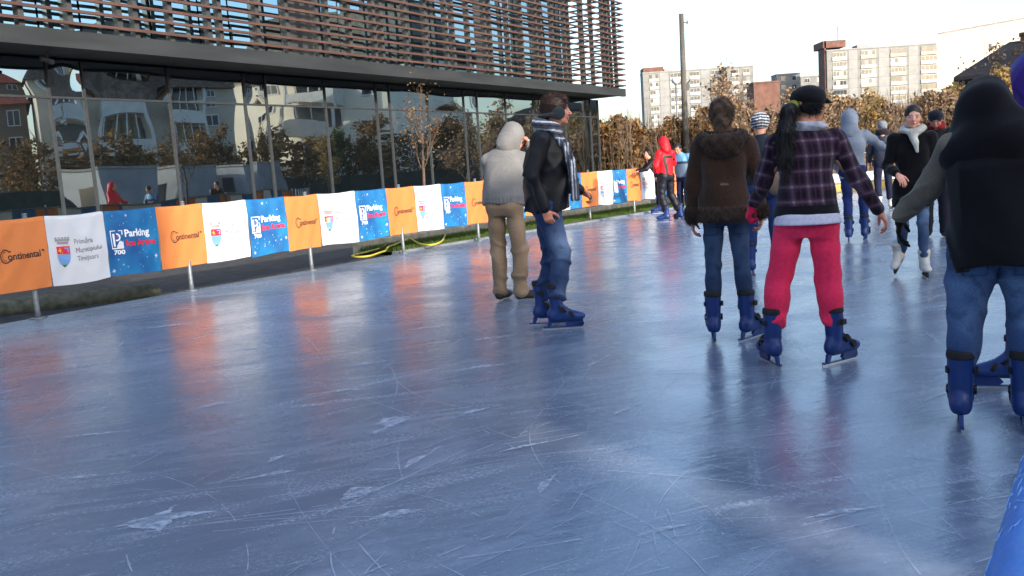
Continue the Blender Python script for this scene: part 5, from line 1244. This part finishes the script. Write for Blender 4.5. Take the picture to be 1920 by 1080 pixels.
def hatc(V):
    d = (V-p.J['head'])@p.R; z = d[:, 2]; c = np.tile(C_(42, 48, 60), (len(V), 1)); st_ = ((z+np.abs(d[:, 0])*.15)/.030) % 1; m_ = st_ < .42; c[m_] = C_(190, 195, 205)*(.65+.5*(np.sin(np.arctan2(d[:, 1], d[:, 0])*26)[m_, None] > -.3)); return c
p.blob('knit_hat', [('e', p.H((0, -.02, .042)), (.104*p.k, .118*p.k, .098*p.k), p.R.T, .01), ('e', p.H((0, -.05, .06)), (.085*p.k, .09*p.k, .075*p.k), p.R.T, .03)], hatc, M_knit, .008, folds(.004, 60, 2.))

# 6 --- hooded skater reaching right
p = Person(0, 0, 20, 1.78, 'skater in pale grey hooded top stretching one arm sideways to a companion', xy=(4.80, 12.6),
           head=(-.02, .05, 1.60), shoR=(.18, 0, 1.38), elbR=(.36, .06, 1.22), wriR=(.56, .14, 1.10), elbL=(-.22, .05, 1.12), wriL=(-.2, .2, .95), hipR=(.09, 0, .90), kneeR=(.14, .10, .53), ankR=(.15, .02, .10), kneeL=(-.06, .0, .50), ankL=(-.06, -.12, .09))
p.body(pitch=10, hands=(('R', .6, (0, 0, -1)), ('L', .5, (1, 0, 0))))
p.trousers(plain((32, 50, 108), (22, 34, 80)), mat=M_denim, rt=.085, rk=.066, ra=.06, end=.75, vox=.015, amp=.009)
skate(p.root, (-.06*p.k, -.12*p.k, 0), 0); skate(p.root, (.15*p.k, .02, 0), 10)
p.jacket(plain((140, 152, 168), (112, 124, 142)), hem=.80, mat=M_cloth, vox=.013, amp=.008, w=(.17, .175, .165, .18, .18), sl=(.070, .058, .044))
p.hood(plain((142, 154, 170), (112, 124, 142)), r=(.108, .125, .125), vox=.012)
# 7 --- dark skater beyond
p = Person(0, 0, 22, 1.76, 'distant skater in dark clothes, grey beanie and white skates', xy=(7.55, 18.2), kneeR=(.10, .06, .50), ankR=(.14, .1, .10), ankL=(-.08, 0, .09), elbL=(-.24, .06, 1.10), wriL=(-.25, .16, .92), elbR=(.22, .1, 1.1), wriR=(.12, .26, 1.02))
p.body(pitch=14, hands=(('R', .5, (-1, 0, 0)), ('L', .5, (1, 0, 0))))
p.trousers(plain((30, 36, 62), (20, 25, 46)), vox=.017, rt=.09, rk=.072, ra=.066, end=.82)
skate(p.root, (-.08*p.k, 0, 0), -12, 'white'); skate(p.root, (.14*p.k, .1, 0), 14, 'white')
p.jacket(plain((36, 42, 60), (24, 29, 44)), hem=.85, vox=.016, mat=M_nylon, w=(.18, .18, .175, .19, .19), sl=(.075, .062, .048))
p.blob('scarf', [('c', tuple(p.J['neck']+A(-.06, -.02, .03)), tuple(p.J['neck']+A(.06, -.02, .03)), .075, .075, .03), ('e', tuple(p.J['neck']+A(0, -.02, .05)), (.125, .12, .085), None, .02)], plain((30, 34, 46), (22, 26, 34)), M_knit, .014)
p.blob('knit_hat', [('e', p.H((0, -.015, .045)), (.098*p.k, .112*p.k, .085*p.k), p.R.T, .01)], plain((120, 128, 140), (90, 98, 110), 30), M_knit, .011)
# 9 --- onlooker in dark beanie
p = Person(0, 0, 204, 1.72, 'person in dark beanie, red collar and black coat behind the white scarfed woman', lift=0, xy=(5.84, 12.35), head=(.0, .06, 1.56), elbR=(.22, .05, 1.10), wriR=(.14, .22, 1.0), elbL=(-.22, .05, 1.1), wriL=(-.14, .22, 1.0))
p.body((170, 115, 95), pitch=22, hands=(('R', .6, (-1, 0, 0)), ('L', .6, (1, 0, 0))))
p.trousers(plain((26, 28, 44), (18, 20, 32)), mat=M_cloth, vox=.015, rt=.095, rk=.078, ra=.072, end=.98)
for sx in (-.11, .11): shoe(p.root, (sx*p.k, 0, 0), sx*120, 1.05)
p.jacket(plain((22, 22, 28), (14, 14, 19)), hem=.74, vox=.015, mat=M_cloth, w=(.19, .185, .18, .19, .19), sl=(.078, .064, .05))
p.blob('collar', [('c', tuple(p.J['neck']+A(-.05, .0, .05)), tuple(p.J['neck']+A(.05, .0, .05)), .075, .075, .03), ('e', tuple(p.J['neck']+A(0, .03, .03)), (.12, .10, .045), None, .02)], plain((130, 26, 32), (90, 16, 22)), M_cloth, .011)
p.blob('knit_hat', [('e', p.H((0, -.012, .050)), (.096*p.k, .112*p.k, .085*p.k), p.R.T, .01), ('c', p.H((-.04, .06, .03)), p.H((.04, .06, .03)), .03, .03, .02)], plain((34, 36, 50), (24, 25, 36), 30), M_knit, .009)

# 8 --- woman facing the viewer
p = Person(0, 0, 200, 1.64, 'woman facing the viewer in black coat, white scarf and white skates', xy=(3.93, 8.78),
           head=(0, .035, 1.59), elbR=(.24, .02, 1.10), wriR=(.165, .22, 1.03), elbL=(-.22, -.02, 1.12), wriL=(-.16, .16, .98), hipR=(.085, 0, .90), hipL=(-.085, 0, .90), kneeR=(.10, .04, .50), kneeL=(-.09, .03, .50), ankR=(.10, -.20, .165), ankL=(-.105, .0, .09))
p.body((222, 168, 145), yaw=3, roll=-4, hands=(('R', .35, (-.2, -.3, -1)), ('L', .4, (1, 0, 0))), bend={'R': (-.35, .5, -.55)}, brow=(50, 36, 30))
p.trousers(denim((48, 66, 98), (100, 125, 158), k=p.k, st=.8), rt=.078, rk=.058, ra=.048, end=.90, amp=.005, vox=.009)
skate(p.root, (-.105*p.k, 0, 0), -4, 'white', k=.95); skate(p.root, (.11*p.k, -.22, .10), 22, 'white', pitch=-28, k=.95)
p.jacket(plain((14, 15, 19), (9, 9, 13), 12), hem=.67, w=(.205, .195, .165, .18, .18), d=(.15, .145, .12, .13, .12), sl=(.066, .056, .050), mat=M_knit, amp=.006, vox=.010, flare=.005, sleeve_end=.9)
k = p.k; nk = p.J['neck']; e = []
for i in range(14):
    a0, a1 = 2*math.pi*i/14, 2*math.pi*(i+1)/14; q = lambda a: tuple(nk+A(math.cos(a)*.088*k, math.sin(a)*.078*k+.012, .035*k-.022*math.sin(a))); e.append(('c', q(a0), q(a1), .038*k, .038*k, .012))
e += [('c', tuple(nk+A(.03, .10, .0)*k), tuple(nk+A(-.02, .135, -.10)*k), .040*k, .034*k, .02), ('c', tuple(nk+A(-.02, .135, -.10)*k), tuple(nk+A(-.035, .14, -.20)*k), .034*k, .026*k, .02), ('c', tuple(nk+A(-.03, .10, .0)*k), tuple(nk+A(.0, .13, -.06)*k), .038*k, .034*k, .02)]
p.blob('scarf', e, plain((222, 220, 208), (180, 178, 168), 16), M_knit, .006, folds(.011, 60, 2.))
p.cap_hair(plain((52, 40, 34), (26, 20, 18), 34), r=(.081, .104, .099), c=(0, -.012, .034), extra=(('e', (0, -.10, .04), (.05, .04, .045), .02),), fz=(1200, .006, .0008, (0, -.6, 0)))

# 10 --- dark hooded skater at the right
p = Person(0, 0, 20, 1.565, 'nearest skater in black hooded vest, grey knit sleeves and faded jeans', xy=(2.15, 3.98),
           pel=(.02, 0, .93), hipL=(-.10, 0, .84), hipR=(.12, 0, .84), kneeL=(-.14, .03, .50), kneeR=(.14, .03, .50), ankL=(-.165, 0, .09), ankR=(.125, .0, .09), neck=(.0, .03, 1.43), head=(-.05, .07, 1.535),
           shoL=(-.20, .02, 1.37), shoR=(.21, .02, 1.37), elbL=(-.30, .17, 1.15), wriL=(-.42, .36, 1.01), elbR=(.27, .0, 1.10), wriR=(.22, .18, .98))
p.body(pitch=12, hands=(('R', .5, (-1, 0, 0)),))
hv, hf = hand(p.J['wriL'], p.J['elbL'], .35, (1, 0, -.3), True, p.k*1.2, bend=(-.1, .3, -1)); vmesh('glove', hv, hf, C_(16, 16, 20), M_knit, p.root)
p.trousers(denim((50, 72, 116), (92, 120, 160), k=p.k, back=True, st=.9), rt=.125, rk=.095, ra=.074, end=.66, amp=.010, seat=1.24, seed=7., waist=1.0, calf=.075, vox=.010)
skate(p.root, (-.165*p.k, 0, 0), 4); skate(p.root, (.125*p.k, 0, 0), 5)
dk = lambda V: C_(14, 14, 20)*(.78+.44*hnoise(V, 9))[:, None]
p.jacket(dk, hem=.76, w=(.240, .235, .228, .235, .215), d=(.225, .21, .19, .175, .15), sl=(.088, .075, .06), mat=M_knit, amp=.013, fz=15, arms='R', collar=.10, vox=.010)
def swc(V): return C_(112, 104, 92)*(.8+.4*hnoise(V, 14))[:, None]
e = [('c', tuple(p.J['shoL']), tuple(p.J['elbL']), .064, .058, .02), ('c', tuple(p.J['elbL']), tuple(lerp(p.J['elbL'], p.J['wriL'], .98)), .058, .046, .02)]
p.blob('sleeve', e, swc, M_knit, .007, folds(.009, 55, 6.))
nk = p.J['neck']
e = [('e', p.H((0, -.03, .02)), tuple(np.array((.124, .148, .142))*p.hs), p.R.T, .02), ('c', p.H((0, -.035, -.03)), tuple(nk+A(0, -.02, -.02)), .124*p.hs, .140, .06), ('c', tuple(nk+A(-.06, .01, -.07)), tuple(nk+A(.06, .01, -.07)), .125, .125, .08),
     ('c', tuple(nk+A(-.10, -.01, -.08)), tuple(p.J['shoL']+A(.02, 0, -.04)), .095, .072, .08), ('c', tuple(nk+A(.10, -.01, -.08)), tuple(p.J['shoR']+A(-.02, 0, -.04)), .095, .078, .08), ('-e', p.H((0, .15, -.02)), tuple(np.array((.085, .11, .115))*p.hs), p.R.T, .02)]
p.blob('hood', e, dk, M_knit, .009, lambda X, Y, Z: .004*np.sin(26*Z+9*X+4*np.sin(12*Y))+.003*np.sin(33*X-17*Z+11*Y))

# 11 --- purple hood at the photo's right edge
p = Person(0, 0, 12, 1.66, 'skater in purple hooded jacket cut by the right photo edge, behind the black vest', xy=(2.72, 4.62),
           head=(-.02, .03, 1.60), kneeL=(-.11, .0, .50), ankL=(-.14, -.06, .09), elbL=(-.21, .06, 1.12), wriL=(-.16, .22, .98))
p.body(hands=(('R', .5, (-1, 0, 0)), ('L', .5, (1, 0, 0))))
p.trousers(plain((30, 40, 80), (20, 28, 60)), vox=.014, end=.7)
skate(p.root, (-.14*p.k, -.06, 0), -80); skate(p.root, (.11*p.k, 0, 0), 10)
pc = plain((66, 34, 150), (44, 20, 110), 8)
p.jacket(pc, hem=.84, vox=.012, mat=M_nylon, w=(.19, .19, .19, .21, .21), d=(.15, .15, .15, .15, .13), sl=(.085, .07, .052), amp=.009, fz=15)
p.hood(pc, M_nylon, r=(.125, .15, .15), open_=True)

# kids at the railing
p = Person(0, 0, 268, 1.60, 'boy in black jacket leaning over the railing, face turned to the viewer', xy=(3.75, 22.3), group=None,
           pel=(0, -.10, .90), chest=(0, .06, 1.18), neck=(0, .20, 1.38), head=(-.0, .27, 1.52), shoR=(.17, .17, 1.33), shoL=(-.17, .17, 1.33), elbR=(.2, .36, 1.16), wriR=(.18, .55, 1.10), elbL=(-.22, .34, 1.14), wriL=(-.2, .55, 1.10))
p.body((205, 150, 125), yaw=50, hands=(('R', .5, (0, 0, -1)), ('L', .5, (0, 0, -1))))
p.trousers(plain((24, 26, 40), (16, 18, 30)), vox=.017); skate(p.root, (-.11*p.k, 0, 0), 0); skate(p.root, (.11*p.k, 0, 0), 0)
p.jacket(plain((22, 24, 32), (14, 15, 22)), hem=.84, vox=.015, mat=M_nylon); p.cap_hair(plain((30, 22, 20), (18, 14, 13), 30), vox=.010)
p = Person(0, 0, -35, 1.76, 'skater in red hooded jacket with black bands by the railing', xy=(3.40, 19.25),
           neck=(0, .04, 1.43), head=(0, .06, 1.585), hipR=(.10, 0, .88), hipL=(-.10, 0, .88), kneeR=(.17, .05, .50), ankR=(.27, -.10, .095), kneeL=(-.13, .03, .48), ankL=(-.16, -.12, .09), elbL=(-.25, .02, 1.12), wriL=(-.20, .10, .90), elbR=(.30, .05, 1.16), wriR=(.30, .26, 1.10), shoR=(.19, 0, 1.37), shoL=(-.18, 0, 1.37))
p.body(hands=(('R', .5, (0, 0, -1)), ('L', .5, (1, 0, 0))), pitch=10)
p.trousers(plain((22, 24, 38), (14, 16, 28)), vox=.014, rt=.10, rk=.088, ra=.08, end=.75, mat=M_nylon, amp=.011)
skate(p.root, (-.16*p.k, -.12, 0), -50); skate(p.root, (.27*p.k, -.10, 0), 5)
def rdc(V):
    x, y, z = V.T; zz = (z-p.lift)/p.k; c = np.tile(C_(205, 20, 36), (len(V), 1)); bk_ = y < .03
    m1 = bk_ & (np.abs(zz-(1.285+.0*x)) < .028) & (np.abs(x) < .12); m2 = bk_ & (np.abs(x+.115+(zz-1.28)*.12) < .030) & (zz < 1.30); m3 = (x > .11) & (x < .25) & (np.abs(zz-1.29+(x-.11)*.55) < .02) & bk_
    m4 = (x < -.15) & (zz < .96)
    c[m1 | m2 | m3 | m4] = C_(24, 24, 34); return c
p.jacket(rdc, hem=.90, vox=.010, mat=M_nylon, amp=.008, w=(.185, .19, .185, .19, .19), d=(.14, .14, .14, .14, .13), sl=(.075, .066, .05))
p.hood(C_(200, 18, 34), M_nylon, r=(.098, .118, .122), vox=.010, drop=.10)
p = Person(0, 0, 225, 1.68, 'boy in light blue and grey jacket with dark hair beside the red hooded skater', xy=(3.98, 20.35), pel=(0, 0, .91), chest=(0, .04, 1.2), neck=(0, .12, 1.40), head=(0, .19, 1.52), elbL=(-.32, -.02, 1.16), wriL=(-.30, .12, .98), shoL=(-.19, .03, 1.34), shoR=(.18, .06, 1.34), elbR=(.26, .15, 1.14), wriR=(.22, .36, 1.12))
p.body((190, 135, 112), pitch=20, yaw=15, hands=(('R', .5, (0, 0, -1)), ('L', .5, (1, 0, 0))))
p.trousers(plain((24, 34, 66), (16, 24, 48)), vox=.016, rt=.09, rk=.08, ra=.072, end=.8); skate(p.root, (-.11*p.k, 0, 0), 10); skate(p.root, (.11*p.k, 0, 0), -35)
def blc(V):
    zz = (V[:, 2]-p.lift)/p.k; c = np.tile(C_(92, 142, 182), (len(V), 1)); c[(zz < 1.22) & (np.abs(V[:, 0]) < .2)] = C_(98, 118, 140); c[np.abs(zz-1.2) < .03] = C_(40, 52, 74); c[np.abs(V[:, 0]) > .235] = C_(52, 74, 104); return c
p.jacket(blc, hem=.88, vox=.013, mat=M_nylon, w=(.18, .185, .18, .185, .185), sl=(.076, .066, .05)); p.cap_hair(plain((34, 24, 20), (20, 15, 13), 30), vox=.009)
